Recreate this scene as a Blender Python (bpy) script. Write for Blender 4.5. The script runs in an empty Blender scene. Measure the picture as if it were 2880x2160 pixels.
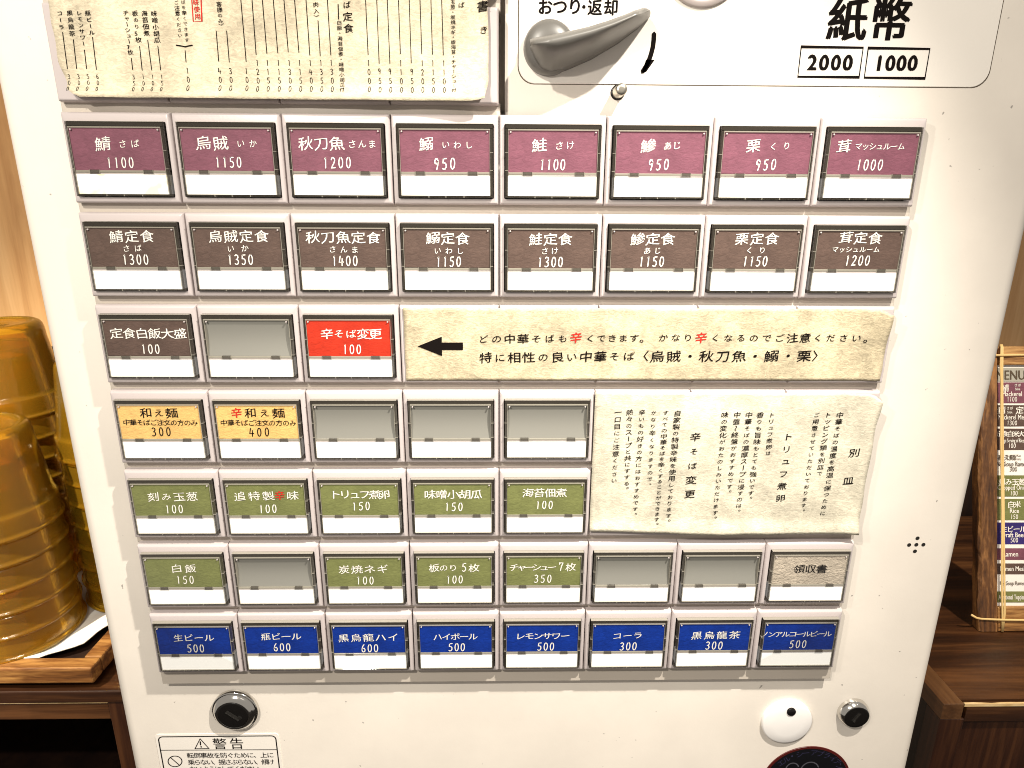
import bpy, bmesh, math, random
from mathutils import Matrix, Vector, noise

random.seed(7)
scene = bpy.context.scene
COL = scene.collection
S = 0.042          # metres per button pitch (every size below is in button pitches)
Z0 = 1.22          # height of the panel's reference row above the floor, metres


def W(x, z, h):
    """panel coordinates (right, up, out of the panel towards the viewer) -> world metres"""
    return Vector((S * x, -S * h, Z0 + S * z))


# ------------------------------------------------------------------ camera, light, exposure
cam_d = bpy.data.cameras.new('camera')
cam_d.sensor_fit = 'HORIZONTAL'
cam_d.sensor_width = 36.0
cam_d.lens = 36.0 * 1838.56 / 2880.0
cam_d.clip_start = 0.01
cam_d.clip_end = 50
cam = bpy.data.objects.new('camera', cam_d)
COL.objects.link(cam)
# camera axes in panel coordinates (x right, z up, h out)
AX_R = Vector((0.99984, 0.00535, 0.01707))
AX_U = Vector((-0.00030, 0.95917, -0.28282))
AX_B = Vector((-0.01789, 0.28277, 0.95902))


def wdir(v):
    return Vector((v[0], -v[2], v[1]))


m3 = Matrix((wdir(AX_R), wdir(AX_U), wdir(AX_B))).transposed()
cam.matrix_world = Matrix.Translation(W(0.0127, 1.98213, 6.46974)) @ m3.to_4x4()
scene.camera = cam

world = bpy.data.worlds.new('World')
scene.world = world
world.use_nodes = True
bg = world.node_tree.nodes['Background']
bg.inputs['Color'].default_value = (1.0, 0.92, 0.83, 1)
bg.inputs['Strength'].default_value = 0.31


def lamp(name, x, z, h, watts, radius, col, aim=None, cone=0):
    d = bpy.data.lights.new(name, 'SPOT' if aim else 'POINT')
    d.energy = watts
    d.shadow_soft_size = radius
    d.color = col
    o = bpy.data.objects.new(name, d)
    o.location = W(x, z, h)
    if aim:
        d.spot_size = math.radians(cone)
        d.spot_blend = 1.0
        o.rotation_euler = (W(*aim) - W(x, z, h)).to_track_quat('-Z', 'Y').to_euler()
    COL.objects.link(o)
    return o


lamp('ceiling_spot_right', 4.3, 8.9, 5.6, 21.0, 0.005, (1.0, 0.93, 0.83), (-0.8, -5.6, 0), 62)
lamp('ceiling_spot_left', -3.4, 4.4, 6.6, 1.5, 0.005, (1.0, 0.93, 0.83))
lamp('fill_spot_right', 11.5, 10.5, 4.5, 20.0, 0.008, (1.0, 0.88, 0.70), (9.6, -4.2, -3.5), 44)  # added fill, no visible source: brightens the menu board
lamp('fill_spot_left', -10.5, 10.0, 4.0, 36.0, 0.008, (1.0, 0.88, 0.70), (-8.6, -3.0, -4.5), 46)  # added fill over the cup stacks, no visible source
lamp('ceiling_spot_far', -5.2, 9.6, 11.0, 10.0, 0.007, (1.0, 0.93, 0.82))
scene.view_settings.view_transform = 'Standard'
scene.view_settings.look = 'None'
scene.view_settings.exposure = 0.30
scene.view_settings.gamma = 1.0
scene.cycles.filter_width = 1.0
scene.cycles.max_bounces = 10
scene.cycles.transparent_max_bounces = 40
scene.cycles.caustics_reflective = False
scene.cycles.caustics_refractive = False


# ------------------------------------------------------------------ materials
def newmat(name):
    m = bpy.data.materials.new(name)
    m.use_nodes = True
    nt = m.node_tree
    return m, nt, nt.nodes['Principled BSDF']


def N(nt, typ, **kw):
    n = nt.nodes.new(typ)
    for k, v in kw.items():
        setattr(n, k, v)
    return n


def coords(nt, scale=(1, 1, 1), kind='Object'):
    tc = N(nt, 'ShaderNodeTexCoord')
    mp = N(nt, 'ShaderNodeMapping')
    mp.inputs['Scale'].default_value = scale
    nt.links.new(tc.outputs[kind], mp.inputs['Vector'])
    return mp.outputs['Vector']


def noise_tex(nt, vec, scale, detail=4, rough=0.55, dist=0.0):
    n = N(nt, 'ShaderNodeTexNoise')
    n.inputs['Scale'].default_value = scale
    n.inputs['Detail'].default_value = detail
    n.inputs['Roughness'].default_value = rough
    n.inputs['Distortion'].default_value = dist
    nt.links.new(vec, n.inputs['Vector'])
    return n.outputs['Fac']


def ramp(nt, fac, stops):
    r = N(nt, 'ShaderNodeValToRGB')
    e = r.color_ramp.elements
    while len(e) < len(stops):
        e.new(0.5)
    for el, (p, c) in zip(e, stops):
        el.position = p
        el.color = (*c, 1)
    nt.links.new(fac, r.inputs['Fac'])
    return r.outputs['Color']


def mixcol(nt, fac, a, b, mode='MIX'):
    n = N(nt, 'ShaderNodeMix', data_type='RGBA', blend_type=mode)
    for sock, v in ((n.inputs[0], fac), (n.inputs[6], a), (n.inputs[7], b)):
        if isinstance(v, (int, float)):
            sock.default_value = v
        elif isinstance(v, tuple):
            sock.default_value = (*v, 1)
        else:
            nt.links.new(v, sock)
    return n.outputs[2]


def bump(nt, bsdf, fac, strength, dist=0.0005):
    b = N(nt, 'ShaderNodeBump')
    b.inputs['Strength'].default_value = strength
    b.inputs['Distance'].default_value = dist
    nt.links.new(fac, b.inputs['Height'])
    nt.links.new(b.outputs['Normal'], bsdf.inputs['Normal'])


def mul(c, k):
    return tuple(min(1, v * k) for v in c)


def mat_plain(name, col, rough=0.5, metal=0.0, spec=0.5):
    m, nt, b = newmat(name)
    b.inputs['Base Color'].default_value = (*col, 1)
    b.inputs['Roughness'].default_value = rough
    b.inputs['Metallic'].default_value = metal
    b.inputs['Specular IOR Level'].default_value = spec
    return m


def mat_paint(name, col, rough=0.42, grime=0.10, specks=True):
    m, nt, b = newmat(name)
    v = coords(nt)
    big = noise_tex(nt, v, 14, 5, 0.6)
    c = ramp(nt, big, [(0.30, mul(col, 1 - grime)), (0.62, col)])
    if specks:
        sp = noise_tex(nt, v, 260, 2, 0.5)
        f = ramp(nt, sp, [(0.745, (0, 0, 0)), (0.775, (1, 1, 1))])
        c = mixcol(nt, f, c, mul(col, 0.42))
    nt.links.new(c, b.inputs['Base Color'])
    fine = noise_tex(nt, v, 900, 2, 0.5)
    bump(nt, b, fine, 0.06, 0.0004)
    b.inputs['Roughness'].default_value = rough
    return m


def mat_paper(name, col, var=0.16, scale=(1, 1, 1), strength=0.5, rough=0.85):
    """fibrous washi: mottled colour with short fibres standing in relief"""
    m, nt, b = newmat(name)
    v = coords(nt, scale)
    cloud = noise_tex(nt, v, 60, 5, 0.6)
    fib = noise_tex(nt, coords(nt, (scale[0] * 0.55, scale[1], scale[2] * 1.25)), 620, 3, 0.65, 1.6)
    a = N(nt, 'ShaderNodeMath', operation='ADD')
    mm = N(nt, 'ShaderNodeMath', operation='MULTIPLY')
    nt.links.new(cloud, mm.inputs[0])
    mm.inputs[1].default_value = 0.55
    nt.links.new(mm.outputs[0], a.inputs[0])
    m2 = N(nt, 'ShaderNodeMath', operation='MULTIPLY')
    nt.links.new(fib, m2.inputs[0])
    m2.inputs[1].default_value = 0.5
    nt.links.new(m2.outputs[0], a.inputs[1])
    c = ramp(nt, a.outputs[0], [(0.36, mul(col, 1 - 2.2 * var)), (0.50, mul(col, 1 - var)), (0.66, mul(col, 1 + var * 0.6))])
    nt.links.new(c, b.inputs['Base Color'])
    bump(nt, b, fib, strength, 0.0006)
    b.inputs['Roughness'].default_value = rough
    b.inputs['Specular IOR Level'].default_value = 0.2
    return m


def mat_wood(name, dark, mid, light, grain_axis, freq=60, rough=0.5, stretch=0.06):
    m, nt, b = newmat(name)
    sc = [1, 1, 1]
    sc[grain_axis] = stretch
    v = coords(nt, tuple(sc))
    g = noise_tex(nt, v, freq, 6, 0.62, 0.7)
    g2 = noise_tex(nt, v, freq * 5, 3, 0.6, 0.2)
    a = N(nt, 'ShaderNodeMath', operation='MULTIPLY_ADD')
    nt.links.new(g2, a.inputs[0])
    a.inputs[1].default_value = 0.45
    nt.links.new(g, a.inputs[2])
    c = ramp(nt, a.outputs[0], [(0.50, dark), (0.70, mid), (0.92, light)])
    nt.links.new(c, b.inputs['Base Color'])
    bump(nt, b, g2, 0.25, 0.0004)
    b.inputs['Roughness'].default_value = rough
    return m


def mat_clear(name, tint, gloss=0.12, rough=0.04):
    """thin clear plastic sheet: lets light straight through, mirrors a little"""
    m = bpy.data.materials.new(name)
    m.use_nodes = True
    nt = m.node_tree
    nt.nodes.clear()
    out = N(nt, 'ShaderNodeOutputMaterial')
    tr = N(nt, 'ShaderNodeBsdfTransparent')
    tr.inputs['Color'].default_value = (*tint, 1)
    gl = N(nt, 'ShaderNodeBsdfGlossy')
    gl.inputs['Roughness'].default_value = rough
    fr = N(nt, 'ShaderNodeFresnel')
    fr.inputs['IOR'].default_value = 1.45
    mx = N(nt, 'ShaderNodeMixShader')
    mm = N(nt, 'ShaderNodeMath', operation='MULTIPLY')
    nt.links.new(fr.outputs[0], mm.inputs[0])
    mm.inputs[1].default_value = gloss * 8
    nt.links.new(mm.outputs[0], mx.inputs[0])
    nt.links.new(tr.outputs[0], mx.inputs[1])
    nt.links.new(gl.outputs[0], mx.inputs[2])
    nt.links.new(mx.outputs[0], out.inputs['Surface'])
    return m


def mat_milky(name, col, clear, rough=0.15):
    """translucent plastic: part clear, part body colour"""
    m, nt, b = newmat(name)
    b.inputs['Base Color'].default_value = (*col, 1)
    b.inputs['Roughness'].default_value = rough
    b.inputs['Alpha'].default_value = 1 - clear
    return m


PAINT = mat_paint('cream_enamel', (0.83, 0.765, 0.68))
STICKER = mat_paint('white_vinyl', (0.85, 0.80, 0.73), 0.38, 0.03, False)
BEZEL = mat_paint('off_white_plastic', (0.50, 0.445, 0.435), 0.30, 0.04, False)
RAIL = mat_paint('grey_cream_plastic', (0.52, 0.465, 0.40), 0.45, 0.08)
HOLE = mat_plain('black_gap', (0.012, 0.010, 0.008), 0.6)
RECESS = mat_plain('dark_recess', (0.010, 0.009, 0.007), 0.35)
WALLS = mat_milky('dark_edged_clear_plastic', (0.060, 0.051, 0.041), 0.45, 0.06)  # clear walls; the dark refracted at their edges is put into the tint
LIP = mat_milky('clear_plastic_edge', (0.42, 0.39, 0.33), 0.40, 0.06)
GLASS = mat_clear('clear_cover', (0.96, 0.96, 0.945), 0.05)
GREY = mat_plain('grey_backing', (0.23, 0.225, 0.205), 0.30)
INK_W = mat_plain('white_ink', (0.86, 0.83, 0.78), 0.6)
INK_K = mat_plain('black_ink', (0.007, 0.005, 0.0045), 0.8, 0, 0.05)
INK_R = mat_plain('red_ink', (0.56, 0.025, 0.015), 0.7, 0, 0.2)
INK_V = mat_plain('violet_ink', (0.035, 0.032, 0.085), 0.6)
INK_G = mat_plain('brown_ink', (0.10, 0.075, 0.05), 0.7, 0, 0.2)
C_MAROON = mat_paper('maroon_card', (0.205, 0.075, 0.110), 0.13, strength=0.25, rough=0.6)
C_BROWN = mat_paper('brown_card', (0.108, 0.070, 0.058), 0.15, strength=0.25, rough=0.6)
C_RED = mat_paper('red_card', (0.52, 0.032, 0.012), 0.12, strength=0.25, rough=0.6)
C_TAN = mat_paper('tan_card', (0.80, 0.50, 0.18), 0.12, strength=0.4, rough=0.7)
C_GREEN = mat_paper('green_card', (0.185, 0.200, 0.072), 0.13, strength=0.25, rough=0.6)
C_BLUE = mat_paper('blue_card', (0.005, 0.034, 0.29), 0.18, strength=0.25, rough=0.6)
C_WASHI = mat_paper('white_washi_card', (0.52, 0.45, 0.37), 0.16, strength=1.0)
P_MENU = mat_paper('menu_paper', (0.72, 0.63, 0.46), 0.20, strength=0.35)
P_ARROW = mat_paper('arrow_paper', (0.58, 0.495, 0.335), 0.24, strength=0.35)
P_NOTICE = mat_paper('notice_paper', (0.64, 0.59, 0.465), 0.20, strength=0.3)
CHROME = mat_plain('chrome', (0.72, 0.70, 0.66), 0.12, 1.0)
STEEL = mat_plain('dull_steel', (0.50, 0.47, 0.40), 0.32, 1.0)
BLACK = mat_plain('black_plastic', (0.006, 0.005, 0.0045), 0.3, 0, 0.35)
LEVER = mat_plain('grey_plastic', (0.125, 0.119, 0.108), 0.36)
WHITE = mat_plain('white_plastic', (0.86, 0.83, 0.80), 0.5)
BADGE = mat_plain('black_vinyl', (0.003, 0.003, 0.0045), 0.5, 0, 0.25)
BADGE_RIM = mat_plain('dark_red_vinyl', (0.075, 0.006, 0.004), 0.4)
LIGHTWOOD = mat_wood('pale_wood', (0.50, 0.25, 0.09), (0.66, 0.37, 0.15), (0.78, 0.48, 0.22), 2, 34, 0.5)
BROWNWOOD = mat_wood('brown_wood', (0.010, 0.003, 0.0012), (0.038, 0.013, 0.004), (0.115, 0.046, 0.015), 0, 46, 0.38)
BROWNWOOD_V = mat_wood('brown_wood_upright', (0.012, 0.0035, 0.0012), (0.032, 0.010, 0.004), (0.085, 0.032, 0.011), 2, 46, 0.38)
TRIMWOOD = mat_wood('trim_wood', (0.045, 0.018, 0.006), (0.085, 0.036, 0.013), (0.14, 0.066, 0.025), 1, 60, 0.4)
SHADED_WOOD = mat_wood('shaded_dark_wood', (0.005, 0.002, 0.0015), (0.012, 0.0045, 0.0025), (0.022, 0.009, 0.004), 2, 40, 0.5)  # near-black: shade behind the board and inside the cabinets put into the colour
RAWEDGE = mat_wood('raw_edge_wood', (0.40, 0.24, 0.10), (0.62, 0.43, 0.20), (0.80, 0.62, 0.36), 0, 80, 0.7, 0.3)
TRAYWOOD = mat_wood('tray_wood', (0.035, 0.010, 0.002), (0.17, 0.064, 0.013), (0.44, 0.22, 0.06), 0, 90, 0.5, 0.10)
FRAMEWOOD_V = mat_wood('frame_wood_upright', (0.030, 0.010, 0.003), (0.115, 0.045, 0.012), (0.36, 0.17, 0.055), 1, 110, 0.6, 0.14)
FRAMEWOOD_H = mat_wood('frame_wood_level', (0.07, 0.024, 0.006), (0.30, 0.14, 0.04), (0.60, 0.35, 0.13), 0, 110, 0.6, 0.12)
STRAW = mat_plain('straw_band', (0.74, 0.53, 0.23), 0.55)
CLOTH = mat_paper('white_cloth', (0.88, 0.84, 0.76), 0.04, strength=0.25)
FLOORM = mat_plain('dark_floor', (0.02, 0.014, 0.010), 0.6)


def mat_lit(name, strength, lo=0.66, stain=(0.80, 0.74, 0.58)):
    m, nt, b = newmat(name)
    v = coords(nt)
    f = noise_tex(nt, v, 90, 3, 0.5)
    c = ramp(nt, f, [(lo, (0.86, 0.84, 0.80)), (lo + 0.1, stain)])
    nt.links.new(c, b.inputs['Base Color'])
    nt.links.new(c, b.inputs['Emission Color'])
    b.inputs['Emission Strength'].default_value = strength
    b.inputs['Roughness'].default_value = 0.5
    return m


LIT = mat_lit('lit_white_window', 0.55)
LIT_STAINED = mat_lit('stained_lit_window', 0.45, 0.475, (0.82, 0.73, 0.46))


def mat_amber():
    """see-through amber plastic with a glossy skin"""
    m, nt, b = newmat('amber_plastic')
    b.inputs['Base Color'].default_value = (0.68, 0.37, 0.022, 1)
    b.inputs['Roughness'].default_value = 0.3
    tl = N(nt, 'ShaderNodeBsdfTranslucent')
    tl.inputs['Color'].default_value = (0.98, 0.66, 0.06, 1)
    tr = N(nt, 'ShaderNodeBsdfTransparent')
    tr.inputs['Color'].default_value = (0.965, 0.76, 0.22, 1)
    gl = N(nt, 'ShaderNodeBsdfGlossy')
    gl.inputs['Roughness'].default_value = 0.13
    gl.inputs['Color'].default_value = (1.0, 0.93, 0.75, 1)
    m1 = N(nt, 'ShaderNodeMixShader')
    m1.inputs[0].default_value = 0.5
    m2 = N(nt, 'ShaderNodeMixShader')
    m2.inputs[0].default_value = 0.70
    m3 = N(nt, 'ShaderNodeMixShader')
    fr = N(nt, 'ShaderNodeFresnel')
    fr.inputs['IOR'].default_value = 1.5
    v = coords(nt)
    bp_ = N(nt, 'ShaderNodeBump')
    bp_.inputs['Strength'].default_value = 0.25
    bp_.inputs['Distance'].default_value = 0.0006
    nt.links.new(noise_tex(nt, v, 300, 3, 0.6), bp_.inputs['Height'])
    nt.links.new(bp_.outputs['Normal'], gl.inputs['Normal'])
    nt.links.new(b.outputs[0], m1.inputs[1])
    nt.links.new(tl.outputs[0], m1.inputs[2])
    nt.links.new(m1.outputs[0], m2.inputs[1])
    nt.links.new(tr.outputs[0], m2.inputs[2])
    nt.links.new(fr.outputs[0], m3.inputs[0])
    nt.links.new(m2.outputs[0], m3.inputs[1])
    nt.links.new(gl.outputs[0], m3.inputs[2])
    nt.links.new(m3.outputs[0], nt.nodes['Material Output'].inputs['Surface'])
    return m


AMBER = mat_amber()


# ------------------------------------------------------------------ mesh helpers
class MB:
    """collects faces in panel coordinates (x, z, h) and links them as one mesh object"""

    def __init__(self):
        self.v, self.f, self.m = [], [], []

    def add(self, verts, faces, mi=0):
        o = len(self.v)
        self.v += [tuple(p) for p in verts]
        self.f += [tuple(i + o for i in f) for f in faces]
        self.m += [mi] * len(faces)

    def quad(self, a, b, c, d, mi=0):
        self.add([a, b, c, d], [(0, 1, 2, 3)], mi)

    def rect(self, x0, x1, z0, z1, h, mi=0):
        self.quad((x0, z0, h), (x1, z0, h), (x1, z1, h), (x0, z1, h), mi)

    def box(self, x0, x1, z0, z1, h0, h1, mi=0, c=0.0):
        """box; c chamfers the four front edges"""
        a = [(x0, z0), (x1, z0), (x1, z1), (x0, z1)]
        b = [(x0 + c, z0 + c), (x1 - c, z0 + c), (x1 - c, z1 - c), (x0 + c, z1 - c)]
        rings = [[(*p, h0) for p in a], [(*p, h1 - c) for p in a]]
        if c > 0:
            rings.append([(*p, h1) for p in b])
        self.loft(rings, True, True, mi)

    def loft(self, rings, cap0=True, cap1=True, mi=0):
        n = len(rings[0])
        vs = [p for r in rings for p in r]
        fs = []
        for k in range(len(rings) - 1):
            for i in range(n):
                j = (i + 1) % n
                fs.append((k * n + i, k * n + j, (k + 1) * n + j, (k + 1) * n + i))
        if cap0:
            fs.append(tuple(range(n))[::-1])
        if cap1:
            fs.append(tuple((len(rings) - 1) * n + i for i in range(n)))
        self.add(vs, fs, mi)

    def lathe_front(self, cx, cz, prof, n=40, mi=0, cap=True, sx=1.0):
        """surface of revolution about an axis pointing out of the panel; prof = [(radius, h)]"""
        rings = []
        for r, h in prof:
            rings.append([(cx + sx * r * math.cos(2 * math.pi * i / n), cz + r * math.sin(2 * math.pi * i / n), h) for i in range(n)])
        self.loft(rings, False, cap, mi)

    def lathe_up(self, cx, ch, prof, n=48, mi=0, cap0=False, cap1=False):
        rings = []
        for r, z in prof:
            rings.append([(cx + r * math.cos(2 * math.pi * i / n), z, ch - r * math.sin(2 * math.pi * i / n)) for i in range(n)])
        self.loft(rings, cap0, cap1, mi)

    def mesh(self, name, mats, smooth=False):
        me = bpy.data.meshes.new(name)
        me.from_pydata([(S * x, -S * h, S * z) for x, z, h in self.v], [], self.f)
        for mt in (mats if isinstance(mats, (list, tuple)) else [mats]):
            me.materials.append(mt)
        if len(me.materials) > 1:
            me.polygons.foreach_set('material_index', self.m)
        if smooth:
            me.polygons.foreach_set('use_smooth', [True] * len(self.f))
        me.update()
        bm = bmesh.new()
        bm.from_mesh(me)
        bmesh.ops.recalc_face_normals(bm, faces=bm.faces)
        bm.to_mesh(me)
        bm.free()
        return me

    def flat_mesh(self, name, mats):
        me = bpy.data.meshes.new(name)
        me.from_pydata([(S * x, -S * h, S * z) for x, z, h in self.v], [], self.f)
        for mt in (mats if isinstance(mats, (list, tuple)) else [mats]):
            me.materials.append(mt)
        if len(me.materials) > 1:
            me.polygons.foreach_set('material_index', self.m)
        me.update()
        return me


def link(name, me, parent=None, loc=None):
    o = bpy.data.objects.new(name, me)
    COL.objects.link(o)
    if parent is not None:
        o.parent = parent
        o.location = loc if loc is not None else (0, 0, 0)
    else:
        o.location = loc if loc is not None else (0, 0, 0)
    return o


def P(x, z, h):
    """offset in metres for child locations (no floor height)"""
    return Vector((S * x, -S * h, S * z))


def tag(o, label=None, cat=None, group=None, kind=None):
    for k, v in (('label', label), ('category', cat), ('group', group), ('kind', kind)):
        if v:
            o[k] = v
    return o


def bevel(o, w, seg=2):
    md = o.modifiers.new('bevel', 'BEVEL')
    md.width = w * S
    md.segments = seg
    md.limit_method = 'ANGLE'
    md.angle_limit = math.radians(40)
    return o


# ------------------------------------------------------------------ lettering
_glyphs = {}


def raw_glyph(ch, off):
    key = (ch, off)
    if key not in _glyphs:
        c = bpy.data.curves.new('glyph', 'FONT')
        c.body = ch
        c.resolution_u = 3
        c.offset = off
        o = bpy.data.objects.new('glyph', c)
        COL.objects.link(o)
        dg = bpy.context.evaluated_depsgraph_get()
        me = bpy.data.meshes.new_from_object(o.evaluated_get(dg))
        vs = [(v.co.x, v.co.y) for v in me.vertices]
        fs = [tuple(p.vertices) for p in me.polygons]
        bpy.data.objects.remove(o)
        bpy.data.curves.remove(c)
        bpy.data.meshes.remove(me)
        _glyphs[key] = (vs, fs)
    return _glyphs[key]


DIG = {  # hand-written figures in a box half a unit wide and one unit tall
    '0': [[(0.5 + 0.36 * math.sin(a) , 0.5 + 0.47 * math.cos(a)) for a in [i * math.pi / 8 for i in range(17)]]],
    '1': [[(0.38, 0.85), (0.51, 0.95)], [(0.54, 0.97), (0.52, 0.03)]],
    '2': [[(0.16, 0.76), (0.24, 0.92), (0.48, 0.98), (0.74, 0.88), (0.80, 0.70), (0.64, 0.46), (0.34, 0.20), (0.12, 0.05), (0.90, 0.06)]],
    '3': [[(0.16, 0.86), (0.40, 0.97), (0.72, 0.90), (0.78, 0.72), (0.60, 0.56), (0.40, 0.52), (0.70, 0.46), (0.84, 0.28), (0.70, 0.08), (0.40, 0.02), (0.14, 0.10)]],
    '4': [[(0.30, 0.97), (0.10, 0.36), (0.95, 0.38)], [(0.68, 0.72), (0.64, 0.02)]],
    '5': [[(0.26, 0.95), (0.22, 0.55), (0.50, 0.60), (0.78, 0.46), (0.82, 0.24), (0.62, 0.05), (0.36, 0.02), (0.14, 0.10)], [(0.26, 0.94), (0.84, 0.96)]],
    '6': [[(0.62, 0.97), (0.30, 0.70), (0.16, 0.34), (0.26, 0.07), (0.54, 0.02), (0.80, 0.14), (0.82, 0.34), (0.62, 0.50), (0.36, 0.46), (0.20, 0.32)]],
    '7': [[(0.14, 0.78), (0.16, 0.94), (0.86, 0.95), (0.60, 0.50), (0.46, 0.03)]],
    '9': [[(0.80, 0.78), (0.62, 0.95), (0.34, 0.94), (0.18, 0.74), (0.28, 0.54), (0.56, 0.52), (0.80, 0.78), (0.74, 0.40), (0.58, 0.02)]],
}


def ribbon(pts, wd):
    """a stroke of width wd along pts -> verts, faces (2-D)"""
    vs, fs = [], []
    n = len(pts)
    for i, (x, y) in enumerate(pts):
        a = pts[max(0, i - 1)]
        b = pts[min(n - 1, i + 1)]
        closed = n > 3 and pts[0] == pts[-1]
        if closed and i in (0, n - 1):
            a, b = pts[-2], pts[1]
        dx, dy = b[0] - a[0], b[1] - a[1]
        L = math.hypot(dx, dy) or 1
        nx, ny = -dy / L, dx / L
        k = 1.0
        if 0 < i < n - 1 or closed:
            p = pts[i - 1] if i > 0 else pts[-2]
            ex, ey = x - p[0], y - p[1]
            l2 = math.hypot(ex, ey) or 1
            k = min(1.5, 1 / max(0.5, abs(-ny * -ex / l2 * 0 + (dx * ex + dy * ey) / (L * l2))))
        vs += [(x + nx * wd / 2 * k, y + ny * wd / 2 * k), (x - nx * wd / 2 * k, y - ny * wd / 2 * k)]
    for i in range(n - 1):
        fs.append((2 * i, 2 * i + 1, 2 * i + 3, 2 * i + 2))
    if pts[0] != pts[-1]:
        for (px, py), s, (i0, i1) in ((pts[0], -1, (0, 1)), (pts[-1], 1, (2 * n - 2, 2 * n - 1))):
            q = pts[1] if s < 0 else pts[-2]
            dx, dy = px - q[0], py - q[1]
            L = math.hypot(dx, dy) or 1
            t = len(vs)
            vs.append((px + dx / L * wd * 0.45, py + dy / L * wd * 0.45))
            fs.append((i0, i1, t))
    return vs, fs


def put(mb, vs, fs, hf, mi):
    mb.add([(x, z, hf(x, z)) for x, z in vs], fs, mi)


VROT = 'ー〜〈〉'
STY = {'k': (0.008, 1), 'n': (0.003, 1), 'r': (0.016, 1), 'v': (0.006, 1), 'vr': (0.010, 1), 'p': (0.027, 0), 'w': (0.004, 0), 'q': (0.028, 0), 'b': (0.055, 0), 'm': (0.014, 1)}   # stroke weight, brushed or printed


def write_run(mb, text, x0, z0, x1, z1, size, st, hf, mi):
    """characters spaced evenly from (x0,z0) to (x1,z1); size = height of a character"""
    n = len(text)
    rnd = random.Random(text + str(round(x0, 2)))
    for i, ch in enumerate(text):
        t = i / (n - 1) if n > 1 else 0
        cx, cz = x0 + (x1 - x0) * t, z0 + (z1 - z0) * t
        if st in ('d', 'D'):
            wd = 0.50 if st == 'd' else 0.55
            tilt = 0.05 if st == 'd' else 0
            for pl in DIG[ch]:
                pts = [((px - 0.5) * wd + tilt * (py - 0.5), py - 0.5) for px, py in pl]
                vs, fs = ribbon(pts, 0.105 if st == 'd' else 0.095)
                put(mb, [(cx + size * x, cz + size * y) for x, y in vs], fs, hf, mi)
            continue
        off, brush = STY[st]
        vs, fs = raw_glyph(ch, 0.0)
        s = size / 0.92
        out = []
        jr = rnd.uniform(-0.05, 0.05) if brush else 0
        jsx = rnd.uniform(0.97, 1.07) if brush else 1
        w = max(v[0] for v in vs) + min(v[0] for v in vs) if st == 'b' else 1.0
        for gx, gy in vs:
            gx, gy = gx - w / 2, gy - 0.38
            if st in ('v', 'vr'):
                if ch in VROT:
                    gx, gy = gy, -gx
                elif ch in '。、':
                    gx, gy = gx + 0.45, gy + 0.55
                elif ch in 'ャュョッ':
                    gx, gy = gx + 0.08, gy + 0.08
            if st == 'w':
                gx *= 1.02
            if st == 'b':
                gx, gy = gx * 1.36, (gy + 0.38 - 0.35) * 1.36
            if st in ('k', 'r'):
                gx, gy = gx * (1.06 if st == 'k' else 0.96), gy * 0.95
            elif st == 'v':
                gy *= 0.88
            if brush:
                wob = 0.022 * math.sin(5.1 * gy + i * 1.7) + 0.014 * math.sin(9 * gx + i)
                gx, gy = gx * jsx + jr * gy * 0.5 + wob * 0.6, gy * 0.95 + 0.085 * gx + 0.02 * math.sin(6.3 * gx + i)
            out.append((cx + s * gx, cz + s * gy))
        small = 0.80 if brush and ('ぁ' <= ch <= 'ん') else 1.0
        if st in ('k', 'v', 'vr', 'r') and small < 1:
            out = [(cx + (x - cx) * small, cz + (z - cz) * small) for x, z in out]
        else:
            small = 1.0
        d = off * s * (0.45 if small < 1 else 1.0)                     # heavier strokes: the character laid three times, a hair apart
        for k, (ax, az) in enumerate(((-d, -d * 0.5), (d, -d * 0.4), (0, d * 0.8))):
            put(mb, [(x + ax, z + az) for x, z in out], fs, lambda x, z: hf(x, z) + k * 0.0007, mi)


def write(items, hf, mats, name, parent, white=False):
    """one lettering mesh: slot 0 the main ink, slot 1 red"""
    mb = MB()
    for it in items:
        if it[0] == 'line':
            vs, fs = ribbon([tuple(p) for p in it[1]], it[2])
            put(mb, vs, fs, hf, 1 if 'r' in it[3] else 0)
        elif it[0] == 'poly':
            pts = it[1]
            put(mb, pts, tri_fan(pts), hf, 0)
        else:
            text, x0, z0, x1, z1, s, st = it
            write_run(mb, text, x0, z0, x1, z1, s, st, hf, 1 if 'r' in st else 0)
    return link(name, mb.flat_mesh(name, mats), parent)


def tri_fan(pts):
    from mathutils.geometry import tessellate_polygon
    return [tuple(t) for t in tessellate_polygon([[Vector((p[0], p[1], 0)) for p in pts]])]


def latin(mb, text, cx, cz, size, mi, hf, off=0.012, squeeze=0.86):
    """a whole Latin word set from the built-in face, centred; size = cap height"""
    c = bpy.data.curves.new('word', 'FONT')
    c.body = text
    c.align_x = 'CENTER'
    c.resolution_u = 2
    o = bpy.data.objects.new('word', c)
    COL.objects.link(o)
    me = bpy.data.meshes.new_from_object(o.evaluated_get(bpy.context.evaluated_depsgraph_get()))
    k = size / 0.70
    vs = [(cx + v.co.x * k * squeeze, cz + (v.co.y - 0.35) * k) for v in me.vertices]
    fs = [tuple(p.vertices) for p in me.polygons]
    bpy.data.objects.remove(o)
    bpy.data.curves.remove(c)
    bpy.data.meshes.remove(me)
    d = off * k * 0.8
    for q, (ax, az) in enumerate(((-d, 0), (d, 0))):
        put(mb, [(x + ax, z + az) for x, z in vs], fs, lambda x, z: hf(x, z) + q * 0.0007, mi)


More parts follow.
